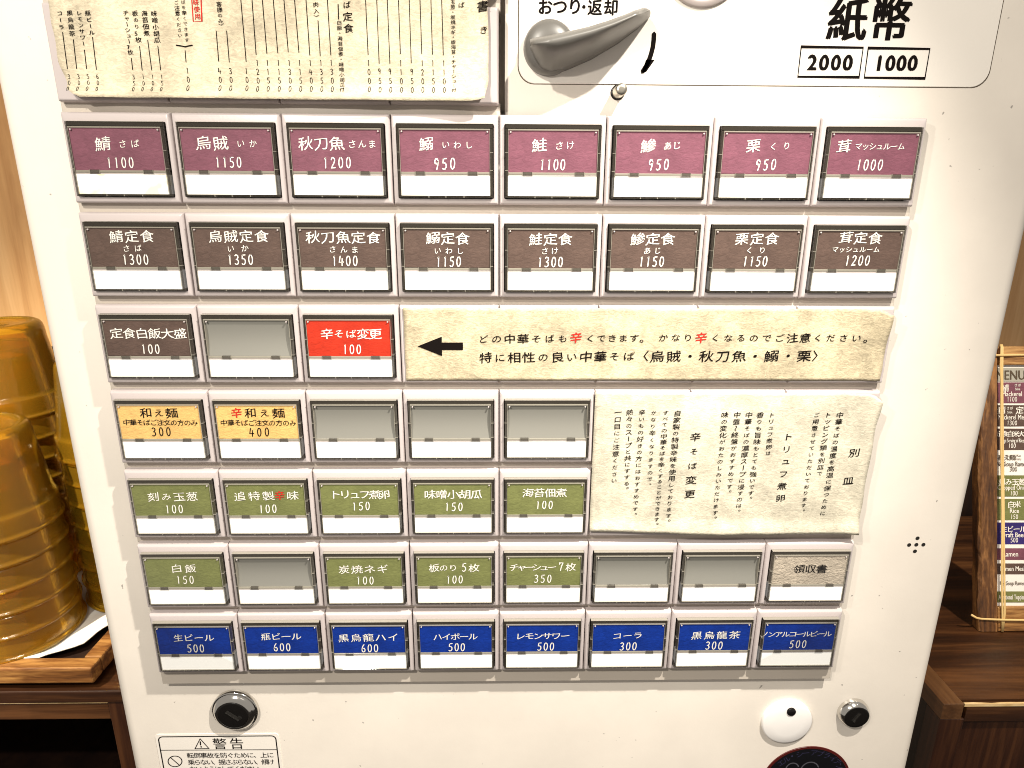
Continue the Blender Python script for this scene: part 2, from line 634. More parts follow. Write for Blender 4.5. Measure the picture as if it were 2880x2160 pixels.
# ------------------------------------------------------------------ measured lettering (button pitches)
BUTTON_TEXT = {
 (0, 0): [('鯖', -0.126, -0.28, -0.126, -0.28, 0.13, 'k'), ('さば', 0.055, -0.279, 0.168, -0.275, 0.072, 'n'), ('1100', -0.096, -0.443, 0.106, -0.441, 0.093, 'd')],
 (0, 1): [('烏賊', -0.211, -0.266, -0.055, -0.268, 0.13, 'k'), ('いか', 0.129, -0.269, 0.24, -0.269, 0.07, 'n'), ('1150', -0.102, -0.434, 0.095, -0.433, 0.093, 'd')],
 (0, 2): [('秋刀魚', -0.277, -0.265, 0.009, -0.264, 0.125, 'k'), ('さんま', 0.149, -0.268, 0.332, -0.267, 0.072, 'n'), ('1200', -0.108, -0.434, 0.104, -0.43, 0.097, 'd')],
 (0, 3): [('鰯', -0.171, -0.263, -0.171, -0.263, 0.126, 'k'), ('いわし', 0.008, -0.269, 0.221, -0.271, 0.068, 'n'), ('950', -0.082, -0.44, 0.069, -0.434, 0.102, 'd')],
 (0, 4): [('鮭', -0.127, -0.267, -0.127, -0.267, 0.126, 'k'), ('さけ', 0.058, -0.271, 0.16, -0.265, 0.076, 'n'), ('1100', -0.097, -0.439, 0.095, -0.438, 0.097, 'd')],
 (0, 5): [('鯵', -0.116, -0.264, -0.116, -0.264, 0.126, 'k'), ('あじ', 0.066, -0.264, 0.15, -0.259, 0.076, 'n'), ('950', -0.081, -0.433, 0.065, -0.427, 0.098, 'd')],
 (0, 6): [('栗', -0.131, -0.257, -0.131, -0.257, 0.127, 'k'), ('くり', 0.056, -0.263, 0.18, -0.257, 0.069, 'n'), ('950', -0.069, -0.428, 0.077, -0.422, 0.098, 'd')],
 (0, 7): [('茸', -0.279, -0.259, -0.279, -0.259, 0.127, 'k'), ('マッシュルーム', -0.145, -0.258, 0.258, -0.256, 0.066, 'n'), ('1000', -0.114, -0.422, 0.089, -0.421, 0.098, 'd')],
 (1, 0): [('鯖定食', -0.141, -0.223, 0.151, -0.219, 0.121, 'k'), ('さば', -0.062, -0.333, 0.049, -0.33, 0.067, 'n'), ('1300', -0.094, -0.438, 0.107, -0.437, 0.097, 'd')],
 (1, 1): [('烏賊定食', -0.205, -0.219, 0.234, -0.215, 0.121, 'k'), ('いか', -0.072, -0.332, 0.062, -0.328, 0.068, 'n'), ('1350', -0.093, -0.436, 0.106, -0.436, 0.097, 'd')],
 (1, 2): [('秋刀魚定食', -0.281, -0.22, 0.297, -0.224, 0.121, 'k'), ('さんま', -0.1, -0.334, 0.113, -0.339, 0.068, 'n'), ('1400', -0.091, -0.444, 0.11, -0.443, 0.097, 'd')],
 (1, 3): [('鰯定食', -0.133, -0.224, 0.151, -0.231, 0.122, 'k'), ('いわし', -0.092, -0.344, 0.125, -0.346, 0.066, 'n'), ('1150', -0.087, -0.449, 0.109, -0.448, 0.097, 'd')],
 (1, 4): [('鮭定食', -0.148, -0.231, 0.138, -0.23, 0.122, 'k'), ('さけ', -0.057, -0.343, 0.038, -0.34, 0.068, 'n'), ('1300', -0.102, -0.448, 0.097, -0.447, 0.098, 'd')],
 (1, 5): [('鯵定食', -0.163, -0.227, 0.131, -0.226, 0.122, 'k'), ('あじ', -0.063, -0.337, 0.038, -0.336, 0.068, 'n'), ('1150', -0.113, -0.442, 0.085, -0.441, 0.098, 'd')],
 (1, 6): [('栗定食', -0.15, -0.22, 0.143, -0.219, 0.123, 'k'), ('くり', -0.065, -0.33, 0.06, -0.329, 0.066, 'n'), ('1150', -0.095, -0.435, 0.1, -0.434, 0.098, 'd')],
 (1, 7): [('茸定食', -0.137, -0.203, 0.15, -0.209, 0.123, 'k'), ('マッシュルーム', -0.228, -0.317, 0.179, -0.316, 0.061, 'n'), ('1200', -0.091, -0.423, 0.107, -0.422, 0.098, 'd')],
 (2, 0): [('定食白飯大盛', -0.293, -0.275, 0.332, -0.278, 0.115, 'k'), ('100', -0.05, -0.435, 0.085, -0.435, 0.097, 'd')],
 (2, 2): [('辛そば変更', -0.217, -0.279, 0.263, -0.28, 0.115, 'k'), ('100', -0.046, -0.437, 0.09, -0.437, 0.098, 'd')],
 (3, 0): [('和え麺', -0.129, -0.221, 0.133, -0.224, 0.116, 'k'), ('中華そばご注文の方のみ', -0.343, -0.325, 0.349, -0.331, 0.068, 'n'), ('300', -0.078, -0.43, 0.071, -0.428, 0.096, 'd')],
 (3, 1): [('辛', -0.205, -0.221, -0.205, -0.221, 0.116, 'r'), ('和え麺', -0.061, -0.221, 0.226, -0.224, 0.116, 'k'), ('中華そばご注文の方のみ', -0.346, -0.329, 0.364, -0.332, 0.069, 'n'), ('400', -0.072, -0.435, 0.086, -0.431, 0.096, 'd')],
 (4, 0): [('刻み玉葱', -0.194, -0.285, 0.217, -0.282, 0.114, 'k'), ('100', -0.065, -0.438, 0.076, -0.436, 0.099, 'd')],
 (4, 1): [('追特製', -0.276, -0.28, 0.029, -0.275, 0.114, 'k'), ('辛', 0.149, -0.271, 0.149, -0.271, 0.114, 'r'), ('味', 0.288, -0.272, 0.288, -0.272, 0.114, 'k'), ('100', -0.065, -0.438, 0.078, -0.433, 0.099, 'd')],
 (4, 2): [('トリュフ煮卵', -0.258, -0.26, 0.262, -0.264, 0.114, 'k'), ('150', -0.063, -0.408, 0.08, -0.405, 0.099, 'd')],
 (4, 3): [('味噌小胡瓜', -0.242, -0.265, 0.255, -0.264, 0.115, 'k'), ('150', -0.063, -0.419, 0.082, -0.419, 0.1, 'd')],
 (4, 4): [('海苔佃煮', -0.188, -0.248, 0.174, -0.249, 0.112, 'k'), ('100', -0.079, -0.4, 0.059, -0.4, 0.097, 'd')],
 (5, 0): [('白飯', -0.07, -0.269, 0.083, -0.27, 0.113, 'k'), ('150', -0.069, -0.419, 0.076, -0.42, 0.1, 'd')],
 (5, 2): [('炭焼ネギ', -0.224, -0.291, 0.203, -0.286, 0.114, 'k'), ('100', -0.073, -0.438, 0.073, -0.439, 0.101, 'd')],
 (5, 3): [('板のり', -0.224, -0.275, -0.012, -0.276, 0.11, 'k'), ('5', 0.111, -0.276, 0.111, -0.276, 0.106, 'd'), ('枚', 0.22, -0.277, 0.22, -0.277, 0.11, 'k'), ('100', -0.069, -0.433, 0.069, -0.43, 0.101, 'd')],
 (5, 4): [('チャーシュー', -0.332, -0.275, 0.089, -0.274, 0.097, 'k'), ('7', 0.192, -0.275, 0.192, -0.275, 0.106, 'd'), ('枚', 0.302, -0.272, 0.302, -0.272, 0.11, 'k'), ('350', -0.081, -0.427, 0.066, -0.428, 0.101, 'd')],
 (5, 7): [('領収書', -0.114, -0.311, 0.14, -0.313, 0.116, 'k')],
 (6, 0): [('生ビール', -0.175, -0.285, 0.177, -0.285, 0.103, 'k'), ('500', -0.067, -0.435, 0.075, -0.436, 0.107, 'd')],
 (6, 1): [('瓶ビール', -0.178, -0.277, 0.172, -0.277, 0.103, 'k'), ('600', -0.077, -0.429, 0.066, -0.43, 0.107, 'd')],
 (6, 2): [('黒烏龍ハイ', -0.291, -0.301, 0.278, -0.293, 0.113, 'k'), ('600', -0.07, -0.448, 0.074, -0.449, 0.108, 'd')],
 (6, 3): [('ハイボール', -0.21, -0.297, 0.197, -0.292, 0.101, 'k'), ('500', -0.064, -0.444, 0.077, -0.445, 0.108, 'd')],
 (6, 4): [('レモンサワー', -0.253, -0.292, 0.263, -0.293, 0.101, 'k'), ('500', -0.029, -0.444, 0.115, -0.445, 0.108, 'd')],
 (6, 5): [('コーラ', -0.132, -0.297, 0.11, -0.291, 0.098, 'k'), ('300', -0.067, -0.449, 0.079, -0.447, 0.109, 'd')],
 (6, 6): [('黒烏龍茶', -0.205, -0.3, 0.238, -0.295, 0.114, 'k'), ('300', -0.063, -0.446, 0.086, -0.447, 0.109, 'd')],
 (6, 7): [('ノンアルコールビール', -0.408, -0.29, 0.332, -0.288, 0.086, 'k'), ('500', -0.074, -0.436, 0.073, -0.434, 0.106, 'd')],
}
ARROW_TEXT = [
 ('poly', [[-0.822, 0.479], [-0.575, 0.579], [-0.577, 0.518], [-0.364, 0.518], [-0.365, 0.44], [-0.576, 0.441], [-0.578, 0.377]], 0, 'k'),
 ('どの中華そばも', -0.158, 0.554, 0.643, 0.561, 0.109, 'k'),
 ('辛', 0.775, 0.57, 0.775, 0.57, 0.119, 'r'),
 ('くできます。', 0.923, 0.561, 1.476, 0.568, 0.105, 'k'),
 ('かなり', 1.659, 0.572, 1.911, 0.572, 0.105, 'k'),
 ('辛', 2.044, 0.572, 2.044, 0.572, 0.119, 'r'),
 ('くなるのでご注意ください。', 2.191, 0.569, 3.763, 0.571, 0.105, 'k'),
 ('特に相性の良い中華そば', -0.136, 0.36, 1.323, 0.376, 0.121, 'k'),
 ('〈', 1.459, 0.376, 1.459, 0.376, 0.121, 'k'),
 ('烏賊・秋刀魚・鰯・栗', 1.612, 0.376, 3.122, 0.383, 0.131, 'k'),
 ('〉', 3.273, 0.39, 3.273, 0.39, 0.122, 'k'),
]
NOTICE_TEXT = [
 ('別皿', 3.799, -0.68, 3.784, -1.004, 0.113, 'v'),
 ('中華そばの温度を高温に保つために', 3.584, -0.255, 3.561, -1.397, 0.074, 'v'),
 ('トッピング類を別皿で', 3.459, -0.255, 3.458, -0.918, 0.069, 'v'),
 ('ご用意させていただいております。', 3.339, -0.255, 3.334, -1.373, 0.069, 'v'),
 ('トリュフ煮卵', 3.064, -0.498, 3.067, -1.209, 0.098, 'v'),
 ('トリュフ煮卵は', 2.859, -0.252, 2.87, -0.682, 0.064, 'v'),
 ('香りも旨味もとても強いです。', 2.737, -0.252, 2.736, -1.224, 0.074, 'v'),
 ('中華そばの濃厚スープに浸すのは。', 2.619, -0.252, 2.623, -1.377, 0.074, 'v'),
 ('中盤〜終盤がおすすめです。', 2.496, -0.252, 2.498, -1.148, 0.074, 'v'),
 ('味の変化がおたのしみいただけます。', 2.366, -0.252, 2.369, -1.461, 0.074, 'v'),
 ('辛そば変更', 2.074, -0.497, 2.07, -1.16, 0.112, 'v'),
 ('自家製の特製辛味を使用しております。', 1.863, -0.232, 1.858, -1.494, 0.074, 'v'),
 ('すべての中華そばを辛くすることができます。', 1.74, -0.226, 1.73, -1.532, 0.069, 'v'),
 ('かなり辛くなりますので、', 1.614, -0.226, 1.622, -1.056, 0.069, 'v'),
 ('辛いもの好きの方にはおすすめです。', 1.492, -0.222, 1.487, -1.411, 0.071, 'v'),
 ('熱々のスープと共にすする。', 1.362, -0.222, 1.375, -1.103, 0.074, 'v'),
 ('一口目にご注意ください', 1.242, -0.221, 1.238, -0.998, 0.074, 'v'),
]
MENU_TEXT = [
 ('コーラ', -3.806, 3.44, -3.809, 3.332, 0.045, 'v'),
 ('line', [[-3.806, 3.291], [-3.817, 3.001]], 0.006, 'k'),
 ('300', -3.816, 2.938, -3.825, 2.834, 0.038, 'D'),
 ('黒烏龍茶', -3.72, 3.443, -3.726, 3.283, 0.048, 'v'),
 ('line', [[-3.724, 3.237], [-3.737, 3.001]], 0.006, 'k'),
 ('300', -3.733, 2.939, -3.741, 2.835, 0.038, 'D'),
 ('レモンサワー', -3.639, 3.444, -3.642, 3.206, 0.045, 'v'),
 ('line', [[-3.643, 3.155], [-3.651, 3.002]], 0.006, 'k'),
 ('500', -3.651, 2.941, -3.658, 2.837, 0.038, 'D'),
 ('瓶ビール', -3.565, 3.445, -3.556, 3.293, 0.048, 'v'),
 ('line', [[-3.556, 3.257], [-3.567, 2.998]], 0.006, 'k'),
 ('600', -3.569, 2.942, -3.575, 2.836, 0.038, 'D'),
 ('チャーシュー7枚', -3.241, 3.449, -3.251, 3.14, 0.047, 'v'),
 ('line', [[-3.251, 3.094], [-3.255, 3.001]], 0.006, 'k'),
 ('350', -3.257, 2.942, -3.26, 2.838, 0.038, 'D'),
 ('板のり5枚', -3.162, 3.448, -3.165, 3.24, 0.05, 'v'),
 ('line', [[-3.164, 3.191], [-3.172, 2.997]], 0.006, 'k'),
 ('100', -3.172, 2.943, -3.178, 2.839, 0.038, 'D'),
 ('海苔佃煮', -3.08, 3.449, -3.086, 3.293, 0.052, 'v'),
 ('line', [[-3.085, 3.238], [-3.087, 2.997]], 0.006, 'k'),
 ('100', -3.088, 2.944, -3.094, 2.839, 0.038, 'D'),
 ('味噌小胡瓜', -2.998, 3.447, -3.002, 3.239, 0.052, 'v'),
 ('line', [[-3.003, 3.193], [-3.007, 2.998]], 0.006, 'k'),
 ('150', -3.007, 2.944, -3.01, 2.84, 0.038, 'D'),
 ('ご注意ください', -2.792, 3.534, -2.795, 3.277, 0.046, 'v'),
 ('ばを辛くできます', -2.732, 3.539, -2.74, 3.241, 0.045, 'v'),
 ('line', [[-2.839, 3.199], [-2.799, 3.194], [-2.762, 3.187], [-2.729, 3.194], [-2.697, 3.2]], 0.01, 'k'),
 ('line', [[-2.766, 3.158], [-2.771, 3.065]], 0.006, 'k'),
 ('100', -2.768, 2.995, -2.773, 2.849, 0.049, 'D'),
 ('line', [[-2.654, 3.606], [-2.665, 3.387], [-2.59, 3.39], [-2.572, 3.607]], 0.008, 'r'),
 ('味使用', -2.623, 3.536, -2.622, 3.428, 0.049, 'vr'),
 ('客様のみ', -2.426, 3.524, -2.429, 3.394, 0.048, 'v'),
 ('〉', -2.428, 3.356, -2.428, 3.352, 0.045, 'v'),
 ('line', [[-2.476, 3.316], [-2.483, 3.072]], 0.006, 'k'),
 ('400', -2.485, 2.995, -2.489, 2.851, 0.049, 'D'),
 ('line', [[-2.386, 3.317], [-2.392, 3.068]], 0.006, 'k'),
 ('300', -2.39, 2.996, -2.394, 2.851, 0.049, 'D'),
 ('line', [[-2.236, 3.61], [-2.245, 3.074]], 0.006, 'k'),
 ('100', -2.252, 2.997, -2.253, 2.853, 0.049, 'D'),
 ('line', [[-2.14, 3.611], [-2.152, 3.131]], 0.006, 'k'),
 ('1200', -2.149, 3.066, -2.158, 2.848, 0.049, 'D'),
 ('line', [[-2.052, 3.612], [-2.057, 3.141]], 0.006, 'k'),
 ('1150', -2.06, 3.066, -2.065, 2.851, 0.049, 'D'),
 ('line', [[-1.958, 3.613], [-1.961, 3.146]], 0.006, 'k'),
 ('1150', -1.963, 3.067, -1.968, 2.852, 0.049, 'D'),
 ('line', [[-1.866, 3.614], [-1.868, 3.156]], 0.006, 'k'),
 ('1300', -1.868, 3.068, -1.873, 2.853, 0.049, 'D'),
 ('line', [[-1.774, 3.615], [-1.774, 3.152]], 0.006, 'k'),
 ('1150', -1.776, 3.069, -1.778, 2.853, 0.049, 'D'),
 ('line', [[-1.674, 3.616], [-1.679, 3.13]], 0.006, 'k'),
 ('1400', -1.68, 3.069, -1.683, 2.854, 0.049, 'D'),
 ('line', [[-1.583, 3.406], [-1.586, 3.126]], 0.006, 'k'),
 ('1350', -1.585, 3.07, -1.588, 2.853, 0.049, 'D'),
 ('肉入〉', -1.592, 3.529, -1.593, 3.43, 0.047, 'v'),
 ('line', [[-1.488, 3.617], [-1.491, 3.132]], 0.006, 'k'),
 ('1300', -1.492, 3.071, -1.493, 2.852, 0.049, 'D'),
 ('白飯・海苔佃煮・味噌小胡瓜付', -1.398, 3.39, -1.405, 2.849, 0.042, 'v'),
 ('line', [[-1.398, 3.534], [-1.402, 3.417]], 0.008, 'k'),
 ('ば定食', -1.322, 3.53, -1.319, 3.345, 0.082, 'v'),
 ('line', [[-1.158, 3.621], [-1.159, 3.134]], 0.006, 'k'),
 ('1000', -1.159, 3.069, -1.159, 2.851, 0.049, 'D'),
 ('line', [[-1.061, 3.621], [-1.065, 3.065]], 0.006, 'k'),
 ('950', -1.066, 3.001, -1.064, 2.849, 0.049, 'D'),
 ('line', [[-0.97, 3.622], [-0.97, 3.066]], 0.006, 'k'),
 ('950', -0.973, 3.002, -0.97, 2.85, 0.049, 'D'),
 ('line', [[-0.873, 3.623], [-0.874, 3.146]], 0.006, 'k'),
 ('1100', -0.875, 3.071, -0.874, 2.851, 0.049, 'D'),
 ('line', [[-0.78, 3.624], [-0.781, 3.072]], 0.006, 'k'),
 ('950', -0.78, 3.003, -0.778, 2.851, 0.049, 'D'),
 ('line', [[-0.687, 3.625], [-0.685, 3.148]], 0.006, 'k'),
 ('1200', -0.684, 3.073, -0.684, 2.852, 0.049, 'D'),
 ('line', [[-0.592, 3.626], [-0.591, 3.144]], 0.006, 'k'),
 ('1150', -0.59, 3.074, -0.588, 2.853, 0.049, 'D'),
 ('line', [[-0.499, 3.627], [-0.495, 3.14]], 0.006, 'k'),
 ('1100', -0.493, 3.074, -0.49, 2.853, 0.049, 'D'),
 ('玉葱・炭焼ネギ・板海苔・チャーシュー付', -0.403, 3.561, -0.405, 2.852, 0.041, 'v'),
 ('ば', -0.328, 3.539, -0.327, 3.536, 0.067, 'v'),
 ('書', -0.142, 3.532, -0.141, 3.528, 0.103, 'v'),
 ('き', -0.135, 3.346, -0.134, 3.343, 0.092, 'v'),
]
COIN_TEXT = [
 ('おつり', 0.419, 3.593, 0.69, 3.598, 0.131, 'p'),
 ('・', 0.771, 3.594, 0.771, 3.594, 0.113, 'p'),
 ('返却', 0.872, 3.59, 1.018, 3.592, 0.127, 'p'),
 ('line', [[1.426, 3.38], [1.427, 3.329], [1.423, 3.271], [1.412, 3.218], [1.396, 3.164], [1.374, 3.115], [1.339, 3.058]], 0.042, 'k'),
 ('poly', [[1.367, 3.163], [1.447, 3.162], [1.374, 3.058], [1.333, 3.055]], 0, 'k'),
 ('紙幣', 3.205, 3.517, 3.602, 3.521, 0.347, 'q'),
 ('line', [[2.804, 3.283], [3.385, 3.28], [3.386, 3.029], [2.805, 3.029], [2.804, 3.283]], 0.018, 'k'),
 ('line', [[3.433, 3.278], [4.013, 3.275], [4.013, 3.024], [3.436, 3.026], [3.433, 3.278]], 0.018, 'k'),
 ('2000', 2.925, 3.152, 3.26, 3.154, 0.123, 'b'),
 ('1000', 3.558, 3.152, 3.873, 3.155, 0.123, 'b'),
]
WARN_TEXT = [
 ('line', [[-3.745, -4.615], [-3.655, -4.768], [-3.828, -4.77], [-3.745, -4.615]], 0.014, 'k'),
 ('line', [[-3.749, -4.659], [-3.752, -4.713]], 0.016, 'k'),
 ('line', [[-3.749, -4.735], [-3.747, -4.747]], 0.018, 'k'),
 ('警告', -3.51, -4.694, -3.3, -4.693, 0.166, 'w'),
 ('転倒事故を防ぐために、上に', -3.901, -4.875, -2.897, -4.88, 0.084, 'w'),
 ('乗らない、揺さぶらない、傾け', -3.901, -4.981, -2.9, -4.988, 0.085, 'w'),
 ('ないようにしてください', -3.896, -5.089, -3.097, -5.093, 0.085, 'w'),
 ('line', [[-4.265, -4.788], [-2.802, -4.797]], 0.01, 'k'),
 ('line', [[-4.018, -4.967], [-4.024, -4.989], [-4.036, -5.009], [-4.052, -5.027], [-4.072, -5.04], [-4.094, -5.048], [-4.117, -5.051], [-4.139, -5.048], [-4.159, -5.039], [-4.175, -5.025], [-4.187, -5.007], [-4.192, -4.987], [-4.192, -4.965], [-4.186, -4.943], [-4.175, -4.923], [-4.158, -4.906], [-4.138, -4.892], [-4.116, -4.884], [-4.094, -4.882], [-4.071, -4.885], [-4.052, -4.893], [-4.036, -4.907], [-4.024, -4.925], [-4.018, -4.945], [-4.018, -4.967]], 0.012, 'k'),
 ('line', [[-4.152, -4.905], [-4.059, -5.027]], 0.012, 'k'),
]
BADGE_TEXT = [('エ', 3.639, -5.085, 40), ('ル', 3.705, -5.028, 32), ('・', 3.771, -4.975, 25), ('シ', 3.865, -4.947, 15), ('ー', 3.946, -4.927, 6), ('ア', 4.049, -4.924, -2), ('プ', 4.132, -4.942, -10), ('ラ', 4.222, -4.968, -20), ('イ', 4.311, -5.023, -30), ('ア', 4.375, -5.074, -38), ('ン', 4.416, -5.145, -46)]
LEVER_RIDGE = [[0.268, 3.178], [0.442, 3.202], [0.609, 3.24], [0.775, 3.281], [0.954, 3.338], [1.118, 3.4], [1.237, 3.456]]
LEVER_FOOT = [[0.286, 3.22], [0.32, 3.125], [0.377, 3.052], [0.475, 3.023], [0.621, 3.061], [0.86, 3.159], [1.096, 3.292], [1.289, 3.431], [1.365, 3.503], [1.401, 3.567]]
LEVER_HUB = [0.479, 3.267]

ROW = 0.88651      # row pitch
PANEL = -0.20      # level of the enamel front
PLATE = -0.09      # level of the plate between the rows

# ================================================================== the ticket machine
XL, XR, ZB, ZT = -4.69, 5.37, -28.6, 6.2
machine = bpy.data.objects.new('ticket_machine', None)
COL.objects.link(machine)
machine.location = W(0, 0, 0)
tag(machine, 'cream ticket vending machine covered in rows of coloured menu buttons', 'ticket machine')


def build_body():
    mb = MB()
    r = 0.16
    arcL = [(XL + r - r * math.cos(a), PANEL - r + r * math.sin(a)) for a in [i * math.pi / 16 for i in range(9)]]
    arcR = [(XR - r + r * math.sin(a), PANEL - r + r * math.cos(a)) for a in [i * math.pi / 16 for i in range(9)]]
    zs = [ZB, -3.72, 2.62, 4.55, ZT]
    xs = [XL + r, -4.075, 0.055, 4.075, XR - r]
    for side in ([(XL, -8.0)] + arcL, arcR + [(XR, -8.0)]):
        rings = [[(x, z, h) for x, h in side] for z in zs]
        n = len(side)
        mb.add([p for q in rings for p in q],
               [(k * n + i, k * n + i + 1, (k + 1) * n + i + 1, (k + 1) * n + i) for k in range(len(zs) - 1) for i in range(n - 1)])
    mb.quad((XL, ZB, -8), (XR, ZB, -8), (XR, ZT, -8), (XL, ZT, -8))
    top = [(XL, -8)] + arcL + arcR + [(XR, -8)]
    mb.add([(x, ZT, h) for x, h in top], [tuple(range(len(top)))])
    mb.add([(x, ZB, h) for x, h in top], [tuple(range(len(top)))])
    hole = {(i, j) for i in (1, 2) for j in (1,)} | {(1, 2)}
    for i in range(4):
        for j in range(4):
            if (i, j) not in hole:
                mb.rect(xs[i], xs[i + 1], zs[j], zs[j + 1], PANEL)
            else:
                x0, x1, z0, z1 = xs[i], xs[i + 1], zs[j], zs[j + 1]
                d = PANEL - 0.35
                mb.rect(x0, x1, z0, z1, d)
                for di, dj, q in ((-1, 0, ((x0, z0), (x0, z1))), (1, 0, ((x1, z0), (x1, z1))), (0, -1, ((x0, z0), (x1, z0))), (0, 1, ((x0, z1), (x1, z1)))):
                    if (i + di, j + dj) not in hole:
                        (ax, az), (bx_, bz) = q
                        mb.quad((ax, az, d), (bx_, bz, d), (bx_, bz, PANEL), (ax, az, PANEL))
    me = mb.mesh('body', PAINT)
    bm = bmesh.new()
    bm.from_mesh(me)
    bmesh.ops.remove_doubles(bm, verts=bm.verts, dist=1e-6)
    bmesh.ops.recalc_face_normals(bm, faces=bm.faces)
    bm.to_mesh(me)
    bm.free()
    for p in me.polygons:
        p.use_smooth = True
    me.set_sharp_from_angle(angle=math.radians(35))
    return me


link('body', build_body(), machine)
for r in range(-1, 8):                   # one rail behind each gap between the rows
    top = (3 - r) * ROW
    x1 = 4.03 if r > 0 else 0.012
    z1 = top + 0.105 if r < 7 else top + 0.105
    mb = MB()
    mb.box(-4.03, x1, -3.70 if r == 7 else top - 0.02, z1, -0.5, PLATE, 0, 0.008)
    link('rail', mb.mesh('rail', RAIL), machine)

# ------------------------------------------------------------------ button modules
OX, OT, OB = 0.452, -0.083, -0.750      # opening half width, top, bottom


def rr(x0, x1, z0, z1, r, h, n=3):
    """rounded rectangle ring"""
    out = []
    for cx, cz, a0 in ((x1 - r, z0 + r, -90), (x1 - r, z1 - r, 0), (x0 + r, z1 - r, 90), (x0 + r, z0 + r, 180)):
        for i in range(n + 1):
            a = math.radians(a0 + 90 * i / n)
            out.append((cx + r * math.cos(a), cz + r * math.sin(a), h))
    return out


def bezel_mesh(blank=False):
    mb = MB()
    w = 0.4965
    rings = [rr(-w, w, -0.805, 0, 0.004, -0.12), rr(-w, w, -0.805, 0, 0.006, -0.045), rr(-w + 0.004, w - 0.004, -0.800, -0.006, 0.008, -0.012),
             rr(-w + 0.014, w - 0.014, -0.791, -0.018, 0.012, 0.004), rr(-w + 0.022, w - 0.022, -0.783, -0.028, 0.014, 0.008)]
    if blank:
        mb.loft(rings, True, True)
        return mb.mesh('blank_plate', BEZEL)
    rings += [rr(-OX, OX, OB, OT, 0.014, 0.008), rr(-OX, OX, OB, OT, 0.014, -0.10)]
    mb.loft(rings, False, False)
    me = mb.mesh('bezel', BEZEL, True)
    me.set_sharp_from_angle(angle=math.radians(50))
    return me


def bars(mb, x0, x1, z0, z1, tl, tr, tt, tb, h0, h1, c, mi=0):
    """four bars round a rectangle, butted end to end"""
    mb.box(x0, x1, z1 - tt, z1, h0, h1, mi, c)
    mb.box(x0, x1, z0, z0 + tb, h0, h1, mi, c)
    mb.box(x0, x0 + tl, z0 + tb, z1 - tt, h0, h1, mi, c)
    mb.box(x1 - tr, x1, z0 + tb, z1 - tt, h0, h1, mi, c)


CX, CT, CB = 0.417, -0.137, -0.508      # name card half width, top, bottom
LT, LB = -0.545, -0.720                 # lit window top, bottom
M_BEZEL = bezel_mesh()
M_BLANK = bezel_mesh(True)

mb = MB()
mb.rect(-OX + 0.001, OX - 0.001, OB + 0.001, OT - 0.001, -0.085)
M_RECESS = mb.mesh('recess', RECESS)

mb = MB()                                # clear walls tinted for the refracted dark, clear lips, corner studs, hinge tabs
bars(mb, -0.443, 0.443, -0.741, -0.090, 0.024, 0.024, 0.040, 0.017, -0.08, 0.050, 0.006, 0)
bars(mb, -0.443 + 0.0245, 0.443 - 0.0245, -0.7235, -0.1305, 0.005, 0.005, 0.013, 0.004, 0.0, 0.056, 0.002, 1)
mb.box(-0.443, 0.443, -0.0888, -0.0845, -0.02, 0.054, 1)
mb.box(-CX + 0.004, CX - 0.004, LT + 0.0125, CB - 0.001, 0.0, 0.050, 1, 0.004)
mb.box(-CX + 0.004, CX - 0.004, LT + 0.001, LT + 0.012, 0.0, 0.047, 2, 0.002)
for tx in (-0.235, 0.255):
    mb.box(tx - 0.042, tx + 0.042, LT + 0.004, CB + 0.004, 0.0, 0.0565, 0, 0.003)
    mb.box(tx - 0.046, tx - 0.0425, LT + 0.004, CB + 0.004, 0.0, 0.0575, 1)
    mb.box(tx + 0.0425, tx + 0.046, LT + 0.004, CB + 0.004, 0.0, 0.0575, 1)
for sx in (-1, 1):
    mb.lathe_front(sx * 0.393, -0.157, [(0.0085, 0.045), (0.0085, 0.058), (0.006, 0.061)], 8, 2)
    mb.box(sx * 0.443 - 0.0245 * (sx > 0) , sx * 0.443 + 0.0245 * (sx < 0), -0.338, -0.334, 0.0, 0.0535, 1)
    mb.box(sx * 0.443 - 0.0245 * (sx > 0) , sx * 0.443 + 0.0245 * (sx < 0), -0.497, -0.492, 0.0, 0.0535, 1)
for q in (-0.16, 0.0, 0.17):
    mb.box(q - 0.004, q + 0.004, -0.7395, -0.7255, 0.0, 0.0525, 1)
M_COVER = mb.mesh('cover_frame', [WALLS, LIP, BEZEL])

mb = MB()
mb.rect(-0.440, 0.440, -0.738, -0.092, 0.0605)
M_PANE = mb.mesh('cover_pane', GLASS)

mb = MB()
mb.box(-CX, CX, LB, LT, -0.08, 0.043, 0)
M_LAMP = mb.mesh('lit_window', LIT)
M_LAMP_STAINED = mb.mesh('lit_window', LIT_STAINED)


def card_mesh(mat, level=0.043):
    mb = MB()
    mb.box(-CX, CX, CB, CT, -0.08, level)
    return mb.mesh('name_card', mat)


CARDS = {k: card_mesh(m) for k, m in (('m', C_MAROON), ('b', C_BROWN), ('r', C_RED), ('t', C_TAN), ('g', C_GREEN), ('u', C_BLUE), ('w', C_WASHI))}
mb = MB()                                # grey backing where no card is fitted, hollow shape imitates the backlit gradient
prof = [(CB + (CT - CB) * i / 14, 0.034 - 0.026 * math.sin(math.pi * i / 14)) for i in range(15)]
mb.add([p for z, h in prof for p in ((-0.438, z, h), (0.438, z, h))], [(2 * i, 2 * i + 1, 2 * i + 3, 2 * i + 2) for i in range(14)])
CARDS['x'] = mb.mesh('backing_plate', GREY, True)
CNAME = {'m': 'maroon', 'b': 'dark brown', 'r': 'red', 't': 'tan', 'g': 'olive green', 'u': 'blue', 'w': 'white fibrous'}
LAYOUT = ['mmmmmmmm', 'bbbbbbbb', 'bxr', 'ttxxx', 'ggggg', 'gxgggxxw', 'uuuuuuuu']
